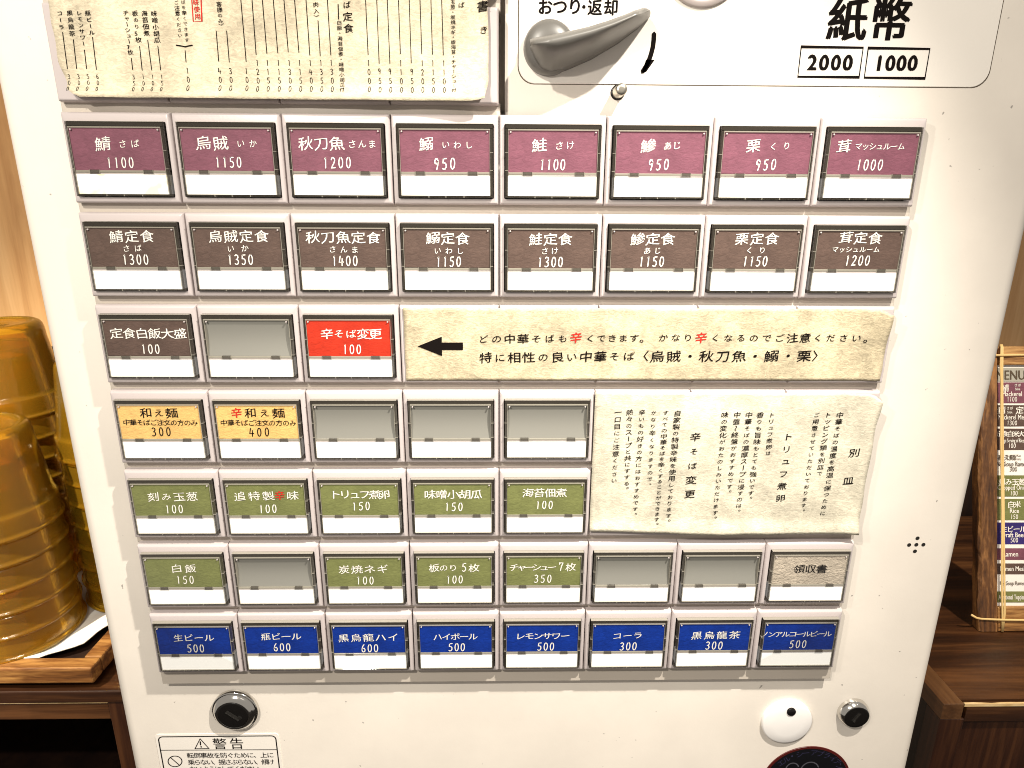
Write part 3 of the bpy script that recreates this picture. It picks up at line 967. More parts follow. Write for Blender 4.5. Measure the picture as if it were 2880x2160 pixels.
EMPTY_AT = {(2, 1): 'between the brown 定食白飯大盛 button and the red button', (3, 2): 'right of the tan 辛和え麺 button', (3, 3): 'in the middle of three empty ones',
            (3, 4): 'left of the large paper notice', (5, 1): 'right of the green 白飯 button', (5, 5): 'right of the green チャーシュー button', (5, 6): 'left of the 領収書 receipt button'}
for r, line in enumerate(LAYOUT):
    for c, k in enumerate(line):
        cx, zt = c - 3.5, (3 - r) * ROW
        jx, jz = random.uniform(-0.0012, 0.0012), random.uniform(-0.0015, 0.0015)
        b = link('menu_button', M_BEZEL, machine, P(cx + jx, zt + jz, 0))
        link('recess', M_RECESS, b)
        lw_mesh = M_LAMP_STAINED if (r, c) in ((0, 0),) else M_LAMP
        card = link('name_card' if k != 'x' else 'backing_plate', CARDS[k], b)
        lw = link('lit_window', lw_mesh, b)
        cf = link('cover_frame', M_COVER, b)
        link('cover_pane', M_PANE, b)
        ox, oz = random.uniform(-0.004, 0.004), random.uniform(-0.004, 0.004)
        if k != 'x':
            card.location = P(ox, oz, 0)
            txt = [t_[:2] + (t_[2] + 0.007,) + t_[3:4] + (t_[4] + 0.007,) + t_[5:] if t_[6] == 'd' and r > 3 else t_ for t_ in BUTTON_TEXT[(r, c)]]
            t = write(txt, lambda x, z: 0.0465, [INK_K if k in 'tw' else INK_W, INK_R], 'lettering', b)
            words_ = ' '.join(i[0] for i in txt)
            b['label'] = '%s menu button reading %s' % (CNAME[k], words_)
        else:
            b['label'] = 'empty grey menu button with no name card, ' + EMPTY_AT[(r, c)]

for r, cols in ((-2, (0, 1, 2, 3)), (-1, (0, 1, 2, 3)), (2, (3, 4, 5, 6, 7)), (3, (5, 6, 7)), (4, (5, 6, 7))):
    for c in cols:
        link('blank_plate', M_BLANK, machine, P(c - 3.5 + random.uniform(-.001, .001), (3 - r) * ROW + random.uniform(-.002, .002), 0))

# ------------------------------------------------------------------ coin panel: sticker sheet, lever, knob, pin
mb = MB()
x0, x1, z0, z1, r = 0.182, 4.622, 2.950, 5.6, 0.155
ring = rr(x0, x1, z0, z1, r, PANEL + 0.004, 8)
ring2 = [(x + (0.004 if x < 2 else -0.004), z + 0.004, PANEL + 0.010) for x, z, h in ring]
mb.loft([[(x, z, PANEL - 0.01) for x, z, h in ring], ring, ring2], True, True)
face = link('coin_panel', mb.mesh('coin_panel', STICKER), machine)
hs = PANEL + 0.0135
write(COIN_TEXT, lambda x, z: hs, [INK_K, INK_R], 'lettering', face)
mb = MB()
for a, b_ in (((287, 405), 0), ((866, 415), 1)):
    pass
gap = MB()
gap.loft([[(x + (-.009 if x < 2 else .009), z - .006 if z < 4 else z, PANEL + 0.0015) for x, z, h in ring]], False, True)
link('panel_edge_line', gap.mesh('panel_edge_line', INK_G), machine)


def resample(pts, n):
    d = [0]
    for a, b_ in zip(pts, pts[1:]):
        d.append(d[-1] + math.dist(a, b_))
    out = []
    for i in range(n):
        t = d[-1] * i / (n - 1)
        j = max(k for k in range(len(d)) if d[k] <= t + 1e-9)
        j = min(j, len(pts) - 2)
        u = (t - d[j]) / ((d[j + 1] - d[j]) or 1)
        out.append(tuple(pts[j][q] + u * (pts[j + 1][q] - pts[j][q]) for q in range(len(pts[0]))))
    return out


def build_lever():
    mb = MB()
    nn = 44
    R = resample([tuple(p) for p in LEVER_RIDGE], nn)
    F = resample([tuple(p) for p in LEVER_FOOT[:-1]], nn)
    rings = []
    for i in range(nn):
        t = i / (nn - 1)
        rx, rz = R[i]
        fx, fz = F[i]
        H = 0.60 - 0.10 * t                      # height of the ridge over the panel
        H *= 0.78 + 0.22 * math.sqrt(min(1, t / 0.16))
        H *= min(1, 0.80 + 2.5 * (1 - t))
        top = PANEL + H
        ring = []
        for k in range(9):                        # under side: foot -> ridge, bulging out
            u = k / 8
            e = math.sin(u * math.pi / 2)
            ring.append((fx + (rx - fx) * u, fz + (rz - fz) * (u ** 1.25), PANEL + 0.012 + (H - 0.012) * (e ** 0.9)))
        back = 0.075 * (1 - 0.3 * t)
        for k in range(1, 6):                     # rounded ridge and upper side back to the panel
            u = k / 5
            ring.append((rx + 0.01 * u, rz + back * math.sin(u * math.pi / 2) + 0.05 * u, top - (H - 0.012) * (u ** 1.8)))
        rings.append(ring)
    tip = rings[-1]
    c = [sum(p[q] for p in tip) / len(tip) for q in range(3)]
    for a in (25, 45, 62, 76, 86):            # blunt rounded tip
        ca, sa = math.cos(math.radians(a)), math.sin(math.radians(a))
        rings.append([(c[0] + (p[0] - c[0]) * ca + 0.040 * sa, c[1] + (p[1] - c[1]) * ca + 0.022 * sa, c[2] + (p[2] - c[2]) * ca) for p in tip])
    mb.loft(rings, True, True)
    me = mb.mesh('return_lever', LEVER, True)
    return me


lever = link('return_lever', build_lever(), machine)
lever['label'] = 'grey curved coin return lever'
mb = MB()
hx, hz = LEVER_HUB[0] - 0.02, LEVER_HUB[1] - 0.02
mb.lathe_front(hx, hz, [(0.235, PANEL + 0.008), (0.232, PANEL + 0.08), (0.215, PANEL + 0.13), (0.17, PANEL + 0.165), (0.09, PANEL + 0.18), (0.01, PANEL + 0.183)], 40)
link('pivot', mb.mesh('pivot', LEVER, True), lever)

mb = MB()
mb.lathe_front(1.84, 3.965, [(0.372, PANEL + 0.008), (0.372, PANEL + 0.035), (0.36, PANEL + 0.045), (0.30, PANEL + 0.048), (0.29, PANEL + 0.03), (0.01, PANEL + 0.03)], 48)
link('round_bezel', mb.mesh('round_bezel', mat_plain('warm_grey_plastic', (0.34, 0.295, 0.275), 0.4), True), machine)

mb = MB()
mb.lathe_front(1.118, 2.880, [(0.068, PANEL - .01), (0.068, PANEL + 0.010), (0.056, PANEL + 0.012)], 24, 1, False)
mb.lathe_front(1.118, 2.880, [(0.054, PANEL - .01), (0.054, PANEL + 0.20), (0.046, PANEL + 0.215), (0.02, PANEL + 0.217)], 24, 0)
link('steel_pin', mb.mesh('steel_pin', [STEEL, BLACK], True), machine)

# ------------------------------------------------------------------ locks, key tag, badge, sound holes, warning sticker


def lock(name, cx, cz, r, hgt, ang, dome, label):
    mb = MB()
    if dome:
        prof = [(r * 1.06, PANEL - 0.01), (r * 1.06, PANEL + 0.05), (r, PANEL + 0.06), (r * 0.99, PANEL + hgt * 0.45), (r * 0.94, PANEL + hgt * 0.7), (r * 0.83, PANEL + hgt * 0.92), (r * 0.74, PANEL + hgt), (r * 0.70, PANEL + hgt * 0.985)]
    else:
        prof = [(r, PANEL - 0.01), (r, PANEL + 0.03), (r * 0.985, PANEL + hgt * 0.4), (r * 0.83, PANEL + hgt * 0.96), (r * 0.80, PANEL + hgt), (r * 0.77, PANEL + hgt)]
    mb.lathe_front(cx, cz, prof, 44, 0, False)
    o = link(name, mb.mesh(name, [CHROME], True), machine)
    o['label'] = label
    r2 = r * (0.70 if dome else 0.77)
    mb = MB()
    mb.lathe_front(cx, cz, [(r2, PANEL), (r2, PANEL + hgt * 0.97), (r2 * 0.97, PANEL + hgt * 1.0), (r2 * 0.90, PANEL + hgt * 1.005), (0.01, PANEL + hgt * 0.995)], 40)
    link('lock_face', mb.mesh('lock_face', BLACK, True), o)
    mb = MB()
    ca, sa = math.cos(ang), math.sin(ang)

    def bar(u0, u1, v0, v1, h, mi):
        q = [(cx + u * ca - v * sa, cz + u * sa + v * ca, h) for u, v in ((u0, v0), (u1, v0), (u1, v1), (u0, v1))]
        mb.loft([[(x, z, h - 0.03) for x, z, _ in q], q], False, True, mi)
    hh = PANEL + hgt * 1.005
    bar(-0.36 * r, 0.36 * r, -0.07 * r, 0.07 * r, hh + 0.003, 1)
    bar(-0.36 * r, 0.36 * r, 0.075 * r, 0.105 * r, hh + 0.006, 0)
    bar(-0.40 * r, -0.22 * r, -0.14 * r, -0.06 * r, hh + 0.008, 0)
    link('keyhole', mb.mesh('keyhole', [CHROME, HOLE]), o)
    return o


lock('cam_lock', -3.245, -4.165, 0.265, 0.115, math.radians(140), True, 'large round chrome lock above the warning sticker')
lock('cam_lock', 4.455, -4.285, 0.195, 0.105, math.radians(58), False, 'small chrome lock right of the white disc')

mb = MB()
mb.lathe_front(3.625, -4.415, [(0.318, PANEL - .005), (0.318, PANEL + 0.030), (0.312, PANEL + 0.048), (0.295, PANEL + 0.056), (0.18, PANEL + 0.070), (0.01, PANEL + 0.075)], 56)
disc = link('white_disc', mb.mesh('white_disc', WHITE, True), machine)
mb = MB()
mb.lathe_front(3.64, -4.222, [(0.056, PANEL + 0.05), (0.056, PANEL + 0.080), (0.050, PANEL + 0.086), (0.01, PANEL + 0.088)], 20)
link('sensor_eye', mb.mesh('sensor_eye', BLACK, True), disc)

bx, bz, br = 4.005, -5.415, 0.585
mb = MB()
mb.lathe_front(bx, bz, [(br, PANEL), (br, PANEL + 0.008), (br * 0.997, PANEL + 0.011), (br * 0.945, PANEL + 0.011)], 64, 1, False)
mb.lathe_front(bx, bz, [(br * 0.944, PANEL + 0.0105), (0.01, PANEL + 0.0105)], 64, 0)
badge = link('round_badge', mb.mesh('round_badge', [BADGE, BADGE_RIM], False), machine)
mb = MB()
for ch, x, z, a in BADGE_TEXT:
    vs, fs = raw_glyph(ch, -0.012 if ch not in '・' else 0)
    ca, sa = math.cos(math.radians(a)), math.sin(math.radians(a))
    s = 0.105
    put(mb, [(x + s * ((gx - .5) * ca - (gy - .38) * sa), z + s * ((gx - .5) * sa + (gy - .38) * ca)) for gx, gy in vs], fs, lambda x, z: PANEL + 0.0135, 0)
link('lettering', mb.flat_mesh('lettering', INK_V), badge)
GREY_INK = mat_plain('grey_ink', (0.07, 0.07, 0.085), 0.6)
for ux, uz, rad in ((3.80, -5.19, 0.085), (4.03, -5.22, 0.12)):
    pts = [(ux + rad * math.cos(t), uz + rad * 1.2 * math.sin(t)) for t in [math.radians(q) for q in range(25, 221, 15)]]
    vs, fs = ribbon(pts, 0.016)
    mb = MB()
    put(mb, vs, fs, lambda x, z: PANEL + 0.0135, 0)
    link('emblem_stroke', mb.flat_mesh('emblem_stroke', GREY_INK), badge)

for x, z in ((4.839, -1.842), (4.756, -1.929), (4.84, -1.926), (4.923, -1.926), (4.839, -2.012)):
    mb = MB()
    mb.lathe_front(x, z, [(0.0235, PANEL + 0.0035), (0.019, PANEL + 0.0045), (0.018, PANEL - 0.0), (0.003, PANEL + 0.001)], 14)
    link('sound_hole', mb.mesh('sound_hole', HOLE), machine)

mb = MB()
ring = rr(-4.300, -2.765, -6.3, -4.545, 0.05, PANEL + 0.006, 5)
mb.loft([[(x, z, PANEL - 0.01) for x, z, h in ring], ring], True, True)
warn = link('warning_sticker', mb.mesh('warning_sticker', STICKER), machine)
frame_ = rr(-4.262, -2.803, -6.26, -4.580, 0.055, 0, 6)
WARN_TEXT.append(('line', [(p[0], p[1]) for p in frame_] + [(frame_[0][0], frame_[0][1])], 0.014, 'k'))
write(WARN_TEXT, lambda x, z: PANEL + 0.0085, [INK_K, INK_R], 'lettering', warn)


# ================================================================== papers stuck on the machine
def paper(name, outline_fn, nx, nz, hf, mat, label, cat, text, thick=0.006):
    """a sheet as a grid from outline_fn(u,v)->(x,z), lying at height hf(x,z), with a back and an edge"""
    mb = MB()
    pts = [[outline_fn(i / nx, j / nz) for i in range(nx + 1)] for j in range(nz + 1)]
    n = nx + 1
    front = [(x, z, hf(x, z)) for row in pts for x, z in row]
    back = [(x, z, h - thick) for x, z, h in front]
    fs = [(j * n + i, j * n + i + 1, (j + 1) * n + i + 1, (j + 1) * n + i) for j in range(nz) for i in range(nx)]
    off = len(front)
    fs += [tuple(off + q for q in f[::-1]) for f in fs]
    edge = [i for i in range(n)] + [j * n + nx for j in range(1, nz + 1)] + [nz * n + i for i in range(nx - 1, -1, -1)] + [j * n for j in range(nz - 1, 0, -1)]
    for a, b_ in zip(edge, edge[1:] + edge[:1]):
        fs.append((a, a + off, b_ + off, b_))
    mb.add(front + back, fs)
    me = mb.mesh(name, mat, True)
    o = link(name, me, None, W(0, 0, 0))
    tag(o, label, cat)
    write(text, lambda x, z: hf(x, z) + 0.005, [INK_K, INK_R], 'lettering', o)
    return o


def wob(x, s):
    return noise.noise(Vector((x * 2.3, s, 0.3)))


def smooth(a, b_, t):
    t = max(0, min(1, (t - a) / (b_ - a)))
    return t * t * (3 - 2 * t)


def menu_h(x, z):
    low = smooth(2.90, 2.76, z)
    return 0.035 + 0.085 * low * (0.85 + 0.3 * wob(x, 1)) + 0.02 * (1 + wob(x * 0.6, z)) + 0.03 * smooth(-0.45, -0.1, x) * low


def menu_out(u, v):
    left = -3.885 + 0.020 * wob(v * 3.0, 5) + 0.045 * smooth(0.16, 0.0, v) * 1.0
    right = -0.097 + 0.012 * wob(v * 3.0, 8) - 0.03 * smooth(0.1, 0.0, v)
    x = left + (right - left) * u
    cl = 0.07 * smooth(0.03, 0.0, u) + 0.025 * smooth(0.97, 1.0, u)
    zb = 2.765 - 0.008 * u + cl + 0.006 * wob(u * 4, 3)
    return x, zb + (4.3 - zb) * v


paper('menu_sheet', menu_out, 60, 40, menu_h, P_MENU, 'large fibrous paper price list with vertical writing, at the top left of the machine', 'paper menu', MENU_TEXT)


def arrow_h(x, z):
    fold = max(0, 1 - abs((x - 3.70) - 0.55 * (0.86 - z)) / 0.03)
    curl = smooth(3.45, 3.95, x) * smooth(0.45, 0.88, z)
    return 0.014 + 0.007 * (1 + wob(x * 0.5, z * 1.0)) + 0.07 * curl + 0.022 * fold * smooth(0.55, 0.8, z) + 0.03 * smooth(3.75, 3.94, x)


def arrow_out(u, v):
    x = -0.95 + 4.885 * u + 0.01 * wob(v * 2, 4)
    cut = 0.055 * smooth(0.975, 1.0, u)
    return x, 0.118 + (0.750 - cut) * v


paper('arrow_sign', arrow_out, 110, 24, arrow_h, P_ARROW, 'long horizontal paper strip with a black arrow pointing left to the red button', 'paper sign', ARROW_TEXT)


def notice_h(x, z):
    low = smooth(-1.45, -1.63, z)
    cor = smooth(3.55, 3.98, x) * smooth(-0.55, -0.02, z)
    return 0.016 + 0.014 * (1 + wob(x * 0.8, z)) + 0.055 * low * (0.7 + 0.5 * wob(x * 0.5, 7)) + 0.055 * cor + 0.02 * smooth(3.8, 3.98, x)


def notice_out(u, v):
    left, right = 0.995, 3.975 + 0.012 * wob(v * 3, 2)
    x = left + (right - left) * u
    zb = -1.60 - 0.045 * smooth(0, 0.5, u) + 0.008 * wob(u * 4, 6)
    zt = 0.002 - 0.018 * u - 0.075 * smooth(0.955, 1.0, u) ** 1.5
    return x, zb + (zt - zb) * v


paper('notice_sheet', notice_out, 70, 46, notice_h, P_NOTICE, 'square paper notice with vertical lines of small black writing, right of the empty grey buttons', 'paper notice', NOTICE_TEXT)

# ================================================================== room behind: wall, floor
mb = MB()
for i in range(-5, 7):
    if i in (0,):
        pass
    mb.box(i * 4.6 + 0.012, (i + 1) * 4.6 - 0.012, -1.5, 20, -8.9, -8.35)
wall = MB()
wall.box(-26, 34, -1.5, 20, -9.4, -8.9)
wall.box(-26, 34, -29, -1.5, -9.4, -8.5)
wb = bpy.data.objects.new('back_wall', None)
COL.objects.link(wb)
wb.location = W(0, 0, -8.6)
tag(wb, 'pale wood boarded wall behind the machine', None, None, 'structure')
me = wall.mesh('wall_base', SHADED_WOOD)
link('shaded_lower_wall', me, wb, P(0, 0, 8.6))  # lower wall, its near-black colour carries the shade behind the menu board
bd = MB()
bd.box(-2.285, 2.285, -1.5, 20, -8.9, -8.35, 0, 0.02)
M_BOARD = bd.mesh('wall_board', LIGHTWOOD)
for i in range(-6, 7):
    link('wall_board', M_BOARD, wb, P(i * 4.6 - 0.6, 0, 8.6))

fl = MB()
fl.rect(-40, 48, -28.9, -28.9, 0)
fl = MB()
fl.quad((-40, -29, -9), (48, -29, -9), (48, -29, 40), (-40, -29, 40))
tag(link('floor', fl.mesh('floor', FLOORM), None, W(0, 0, 0)), 'dark floor the machine and cabinets stand on', None, None, 'structure')


# ================================================================== left: cabinet, tray, cloth, cup stacks
def part(name, mb, mat, parent, bev=0.0, smooth_=False):
    o = link(name, mb.mesh(name, mat, smooth_), parent)
    if bev:
        bevel(o, bev)
    return o


def empty(name, label, cat):
    o = bpy.data.objects.new(name, None)
    COL.objects.link(o)
    o.location = W(0, 0, 0)
    return tag(o, label, cat)


FL = -2.0
cabL = empty('low_cabinet', 'brown wooden cabinet with a dark open front, under the tray of amber cups', 'cabinet')
zt = -5.455
q = MB(); q.box(-15, -5.62, zt - 0.215, zt, -8.3, FL + 0.03); part('cabinet_top', q, BROWNWOOD, cabL, 0.02)
q = MB(); q.box(-15, -6.10, zt - 0.55, zt - 0.235, -2.35, FL); part('top_rail', q, BROWNWOOD, cabL, 0.012)
q = MB(); q.box(-15, -6.095, zt - 0.235, zt - 0.2155, -2.3, FL + 0.012); part('edge_strip', q, RAWEDGE, cabL)
q = MB(); q.box(-6.098, -5.64, -28.9, zt - 0.2155, -2.5, FL + 0.006); part('corner_post', q, BROWNWOOD_V, cabL, 0.012)
q = MB(); q.box(-6.05, -5.90, -28.9, zt - 0.2155, -8.2, -2.501); part('side_panel', q, SHADED_WOOD, cabL)
q = MB(); q.box(-15, -14.8, -28.9, zt - 0.2155, -8.2, -2.351); part('side_panel', q, SHADED_WOOD, cabL)
q = MB(); q.box(-14.8, -6.051, -28.9, zt - 0.2155, -8.3, -8.1); part('back_panel', q, SHADED_WOOD, cabL)
q = MB(); q.box(-14.8, -6.051, -10.6, -10.3, -8.1, -2.4); part('shelf', q, SHADED_WOOD, cabL)

tray = empty('wooden_tray', 'wooden tray with a worn rim, holding the cups on a white cloth', 'tray')
ztop = -5.055
q = MB(); q.box(-13.0, -6.25, ztop - 0.28, ztop, FL - 0.26, FL); part('front_rim', q, TRAYWOOD, tray, 0.03)
q = MB(); q.box(-6.52, -6.25, ztop - 0.28, ztop, -7.8, FL - 0.261); part('side_rim', q, TRAYWOOD, tray, 0.03)
q = MB(); q.box(-13.0, -6.521, ztop - 0.28, ztop - 0.16, -7.8, FL - 0.261); part('tray_bottom', q, SHADED_WOOD, tray)


def cloth():
    mb = MB()
    nx, nh = 64, 60
    vs = []
    for j in range(nh + 1):
        for i in range(nx + 1):
            u, v = i / nx, j / nh
            h = FL - 0.235 - 5.3 * v
            right = -6.74 + 0.16 * math.sin(v * 5) + 0.10 * wob(v * 4, 2) - 0.45 * smooth(0.07, 0.0, v) + 0.55 * smooth(0.1, 0.35, v)
            right = min(right, -6.54)
            x = -12.8 + (right + 12.8) * u
            z = ztop - 0.055 + 0.05 * noise.noise(Vector((x * 0.8, h * 1.6, 1))) + 0.025 * noise.noise(Vector((x * 2.4 + h, h * 3.1, 4)))
            z += 0.055 * smooth(0.9, 1.0, u) + 0.03 * smooth(0.03, 0, v)
            vs.append((x, z, h))
    n = nx + 1
    mb.add(vs, [(j * n + i, j * n + i + 1, (j + 1) * n + i + 1, (j + 1) * n + i) for j in range(nh) for i in range(nx)])
    o = link('cloth', mb.mesh('cloth', CLOTH, True), None, W(0, 0, 0))
    sd = o.modifiers.new('thick', 'SOLIDIFY')
    sd.thickness = 0.02 * S
    sd.offset = -1
    return tag(o, 'creased white cloth lining the wooden tray under the cups', 'cloth')


cloth()


def cup_mesh():
    """an upturned tumbler, its rim at z = 0 and its foot on top"""
    mb = MB()
    H, rt, rb = 1.62, 0.715, 0.93
    out = [(rb, 0.0), (rb + 0.010, 0.010), (rb + 0.014, 0.030), (rb + 0.008, 0.050), (rb - 0.014, 0.062), (rb - 0.022, 0.10), (rb - 0.026, 0.34), (rb - 0.034, 0.365), (rb - 0.062, 0.385), (rb - 0.070, 0.44)]
    for t in (0.4, 0.55, 0.7, 0.82):
        out.append((rb - 0.07 + (rt - rb + 0.07) * (t - 0.26) / 0.74, H * t))
    out += [(rt + 0.025, H * 0.90), (rt + 0.005, H * 0.955), (rt - 0.03, H * 0.985), (rt - 0.08, H), (rt - 0.13, H - 0.005), (rt - 0.16, H - 0.03), (rt - 0.2, H - 0.045), (0.3, H - 0.05), (0.02, H - 0.05)]
    inn = [(0.02, H - 0.11), (rt - 0.12, H - 0.11), (rt - 0.06, H * 0.90), (rt - 0.03, H * 0.82), (rb - 0.10, 0.42), (rb - 0.035, 0.02)]
    mb.lathe_up(0, 0, out + inn, 56)
    return mb.mesh('drinking_cup', AMBER, True)


M_CUP = cup_mesh()
STACKS = [(-8.00, -2.98, 6, 0.395, 'front'), (-6.62, -4.30, 8, 0.395, 'right'), (-8.95, -5.05, 9, 0.395, 'back left'), (-7.25, -6.65, 9, 0.385, 'rear')]
WHERE = {'front': 'the front stack', 'right': 'the stack beside the machine', 'back left': 'the tall left rear stack', 'rear': 'the rearmost stack'}
ORD = ['lowest', 'second', 'third', 'fourth', 'fifth', 'sixth', 'seventh', 'eighth', 'ninth', 'tenth']
for sx, sh, n, pitch, key in STACKS:
    for i in range(n):
        o = link('drinking_cup', M_CUP, None, W(sx + random.uniform(-.012, .012), ztop - 0.02 + i * pitch + random.uniform(-.012, .012), sh + random.uniform(-.012, .012)))
        o.rotation_euler = (random.uniform(-.008, .008), random.uniform(-.008, .008), random.uniform(0, 6))
        lab = ('upturned amber cup on top of ' if i == n - 1 else 'upturned amber cup, %s from the bottom in ' % ORD[i] if i else 'upturned amber cup at the bottom of ') + WHERE[key]
        tag(o, lab, 'cup', 'stacked amber plastic cups')

# ================================================================== right: cabinet and framed menu board
cabR = empty('side_cabinet', 'brown wooden cabinet with a framed panel door, right of the machine under the menu board', 'cabinet')
XC, ZC, HC = 7.114, -5.859, -2.0
q = MB(); q.box(XC + 0.34, 17, ZC - 0.30, ZC - 0.004, -8.3, HC - 0.10); part('top_panel', q, BROWNWOOD, cabR)
q = MB(); q.box(XC, XC + 0.338, ZC - 0.30, ZC, -8.3, HC); part('top_border', q, TRIMWOOD, cabR, 0.008)
q = MB()
vs = []
for k in range(61):
    x = XC + 0.342 + k * 0.15
    hk = HC - 0.035 + 0.02 * wob(x * 1.5, 9) + 0.012 * wob(x * 6, 3)
    vs += [(x, ZC - 0.05, HC + 0.002), (x, ZC + 0.003, HC + 0.001), (x, ZC + 0.001, hk), (x, ZC - 0.05, hk - 0.01)]
q.add(vs, [(4 * k + a, 4 * k + b_, 4 * k + 4 + b_, 4 * k + 4 + a) for k in range(60) for a, b_ in ((0, 1), (1, 2), (2, 3))])
part('raw_edge', q, RAWEDGE, cabR)
q = MB(); q.box(XC, XC + 0.40, -28.9, ZC - 0.302, -2.35, HC - 0.004); part('stile', q, BROWNWOOD_V, cabR, 0.012)
q = MB(); q.box(XC + 0.402, 17, ZC - 0.36, ZC - 0.052, -2.35, HC - 0.008); part('top_rail', q, BROWNWOOD, cabR, 0.012)
q = MB(); q.box(XC + 0.342, 17, ZC - 0.305, ZC - 0.054, -2.2, HC - 0.10); part('filler', q, BROWNWOOD, cabR)
q = MB(); q.box(XC + 0.402, 17, -28.9, ZC - 0.362, -2.5, HC - 0.10); part('door_panel', q, BROWNWOOD_V, cabR)
q = MB(); q.box(XC + 0.02, XC + 0.30, -28.9, ZC - 0.302, -8.3, -2.36); part('side_panel', q, SHADED_WOOD, cabR)

board = bpy.data.objects.new('menu_board', None)
COL.objects.link(board)
BO = Vector((8.95, ZC + 0.012, -3.768))
# the board leans back: its own right, up and out axes
mt = Matrix((wdir(AX_R), wdir(AX_U), wdir(AX_B))).transposed().to_4x4()
board.matrix_world = Matrix.Translation(W(*BO)) @ mt
tag(board, 'wooden framed menu board bound with straw cord, leaning on the right cabinet', 'menu board')
PX = 12.195 / 1838.56      # pitches per photo pixel on the board's plane


def bu(px):
    return (px - 2755) * PX


def bv(py):
    return (1780 - py) * PX


class BB(MB):
    """a mesh in the board's own axes: x right, z up, h out"""

    def mesh(self, name, mats, smooth=False):
        me = super().mesh(name, mats, smooth)
        me.transform(Matrix(((1, 0, 0, 0), (0, 0, 1, 0), (0, -1, 0, 0), (0, 0, 0, 1))))
        return me

    def flat_mesh(self, name, mats):
        me = super().flat_mesh(name, mats)
        me.transform(Matrix(((1, 0, 0, 0), (0, 0, 1, 0), (0, -1, 0, 0), (0, 0, 0, 1))))
        return me


BW = bu(2953)
q = BB()
rings = []
for k in range(60):                        # rough-sawn upright, its arrises worn uneven
    z = bv(978) * k / 59
    j = [0.022 * noise.noise(Vector((z * 2.6, m * 7.7, 2))) + 0.012 * noise.noise(Vector((z * 8.0, m * 3.1, 5))) for m in range(8)]
    w_ = bu(2808)
    rings.append([(0.02 + j[0], z, -0.22), (w_, z, -0.22), (w_, z, -0.03), (w_ - 0.025 + j[1] * 0.4, z, 0.0 + j[2] * 0.5), (w_ * 0.5, z, 0.006 + j[3] * 0.6),
                  (0.035 + j[4], z, 0.0 + j[5] * 0.5), (0.0 + j[6], z, -0.035 + j[7])])
q.loft(rings, True, True)
part('frame_side', q, FRAMEWOOD_V, board)
q = BB(); q.box(bu(2898), BW, 0.0, bv(978), -0.22, 0.0); part('frame_side', q, FRAMEWOOD_V, board, 0.02)
q = BB(); q.box(bu(2808.3), bu(2897.7), bv(1030), bv(978), -0.22, -0.004); part('frame_top', q, FRAMEWOOD_H, board, 0.02)
q = BB(); q.box(bu(2808.3), bu(2897.7), 0.0, bv(1712), -0.22, -0.004); part('frame_bottom', q, FRAMEWOOD_H, board, 0.02)
q = BB(); q.box(bu(2808.3), bu(2897.7), bv(1711.6), bv(1030.4), -0.2, -0.08); sheet = part('menu_sheet', q, WHITE, board)
HB = -0.075


def yl(y):      # photo row from the zoomed crop of the board
    return bv(1080 + y * 720 / 2212)


STRIPS = [(-128, -8, (0.42, 0.41, 0.36)), (-2, 178, C_MAROON), (196, 380, C_BROWN), (400, 585, C_BROWN), (612, 788, None), (806, 990, C_GREEN), (1010, 1195, C_GREEN),
          (1216, 1404, 'v'), (1440, 1540, C_MAROON), (1572, 1665, C_BROWN), (1695, 1752, None), (1815, 1910, C_GREEN)]
VIOLET = mat_paper('violet_card', (0.042, 0.028, 0.17), 0.15, strength=0.25)
HEADG = mat_plain('grey_header', (0.40, 0.39, 0.34), 0.6)
for a, b_, mt_ in STRIPS:
    if mt_ is None:
        continue
    if isinstance(mt_, tuple):
        mt_ = HEADG
    if mt_ == 'v':
        mt_ = VIOLET
    q = BB()
    q.box(bu(2809), bu(2897), yl(b_), yl(a), HB - 0.004, HB + 0.004)
    link('menu_strip', q.mesh('menu_strip', mt_), sheet)
q = BB()
hb = lambda x, z: HB + 0.009
cxm = bu(2853)
kx = 720 / 2212 * PX


def bk(text, x, y, dx, size, mi):
    """japanese run centred at crop position (x, y), dx apart"""
    n = len(text)
    c0 = bu(2160 + x * 720 / 2212)
    half = (n - 1) / 2 * dx * kx
    write_run(q, text, c0 - half, yl(y), c0 + half, yl(y), size * kx, 'm', hb, mi)


def bl(text, y, size, mi, x=2132, sq=0.80):
    latin(q, text, bu(2160 + x * 720 / 2212), yl(y), size * kx, mi, hb, 0.010, sq)


def bd_(text, y, mi, x=2132):
    n = len(text)
    c0 = bu(2160 + x * 720 / 2212)
    write_run(q, text, c0 - (n - 1) / 2 * 23 * kx, yl(y), c0 + (n - 1) / 2 * 23 * kx, yl(y), 40 * kx, 'd', hb, mi)


latin(q, 'MENU', bu(2160 + 2120 * 720 / 2212), yl(-67), 82 * kx, 1, hb, 0.02, 0.80)
bk('鯖', 2070, 50, 0, 68, 0); bk('さば', 2180, 22, 30, 26, 0); bl('Saba', 55, 22, 0, 2180); bl('Mackerel', 97, 42, 0); bd_('1100', 145, 0)
bk('鯖', 2040, 240, 0, 66, 0); bk('さば', 2112, 222, 30, 26, 0); bl('Saba', 256, 22, 0, 2112); bk('定食', 2232, 240, 68, 66, 0); bl('Mackerel Meal', 299, 42, 0, 2136, .72); bd_('1300', 350, 0)
bk('定食白米大盛', 2142, 445, 48, 54, 0); bl('Large Serving of Rice', 502, 34, 0, 2132, 0.50); bd_('100', 548, 0)
bk('和え麺', 2088, 650, 50, 52, 1); bl('(Kae', 634, 20, 1, 2190); bl('men)', 662, 20, 1, 2190); bl('No Soup Ramen', 705, 42, 1, 2136, .70); bd_('300', 752, 1, 2145)
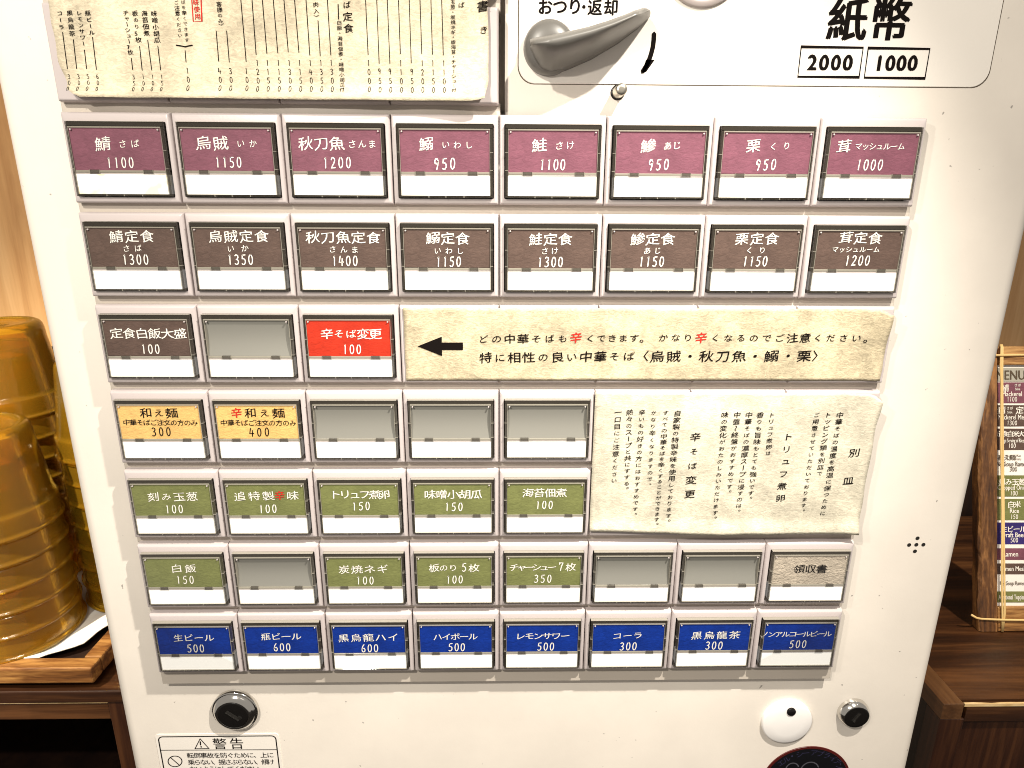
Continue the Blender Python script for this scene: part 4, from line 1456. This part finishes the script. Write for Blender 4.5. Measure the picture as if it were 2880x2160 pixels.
bk('刻み玉葱', 2130, 862, 58, 58, 0); bl('Chopped Onion', 910, 40, 0, 2140, .72); bd_('100', 960, 0, 2148)
bk('白米', 2150, 1058, 55, 60, 0); bl('Rice', 1112, 42, 0, 2152); bd_('150', 1165, 0, 2152)
bk('生ビール', 2145, 1272, 55, 56, 0); bl('Draft Beer', 1322, 42, 0, 2145); bd_('500', 1368, 0, 2152)
bl('Ramen', 1488, 44, 0, 2118); bl('Ramen Meal', 1615, 42, 0, 2135, .72); bl('No Soup Ramen', 1741 - 0, 34, 1, 2140, .70); bl('Additional Toppings', 1862, 42, 0, 2138, .50)
link('lettering', q.flat_mesh('lettering', [INK_W, INK_G]), board)


def cord(name, pts, rad, flat=1.0):
    mb = BB()
    rings = []
    for i, p in enumerate(pts):
        a = Vector(pts[max(0, i - 1)]); b_ = Vector(pts[min(len(pts) - 1, i + 1)])
        d = (b_ - a).normalized()
        s1 = d.cross(Vector((0, 0, 1))).normalized()
        s2 = d.cross(s1).normalized()
        rings.append([tuple(Vector(p) + s1 * rad * math.cos(t) + s2 * rad * flat * math.sin(t)) for t in [k * math.pi / 4 for k in range(8)]])
    mb.loft(rings, True, True)
    o = link(name, mb.mesh(name, STRAW, True), board)
    return o


def bp(x, y, h=0.03):
    return (bu(2160 + x * 720 / 2212), yl(y), h)


cord('straw_cord', [bp(2012, -330, .0), bp(2006, -300), bp(1999, -150), bp(2006, 0), bp(2003, 500), bp(2014, 1100), bp(2010, 1659), bp(2016, 2000), bp(2022, 2150, .01)], 0.020, .5)
cord('straw_cord', [bp(2020, -330, .0), bp(2018, -300), bp(2014, -100), bp(2017, 300), bp(2024, 900), bp(2032, 1659), bp(2036, 1990), bp(2026, 2150, .01)], 0.020, .5)
cord('straw_cord', [bp(1725, 1990, .10), bp(1780, 2022, .07), bp(1835, 2036, .035), bp(2000, 2040, .055), bp(2212, 2048, .03), bp(2420, 2050, .03)], 0.020, .6)
cord('straw_cord', [bp(1830, -236, .03), bp(2000, -235, .055), bp(2212, -240, .03), bp(2420, -240, .03)], 0.020, .6)
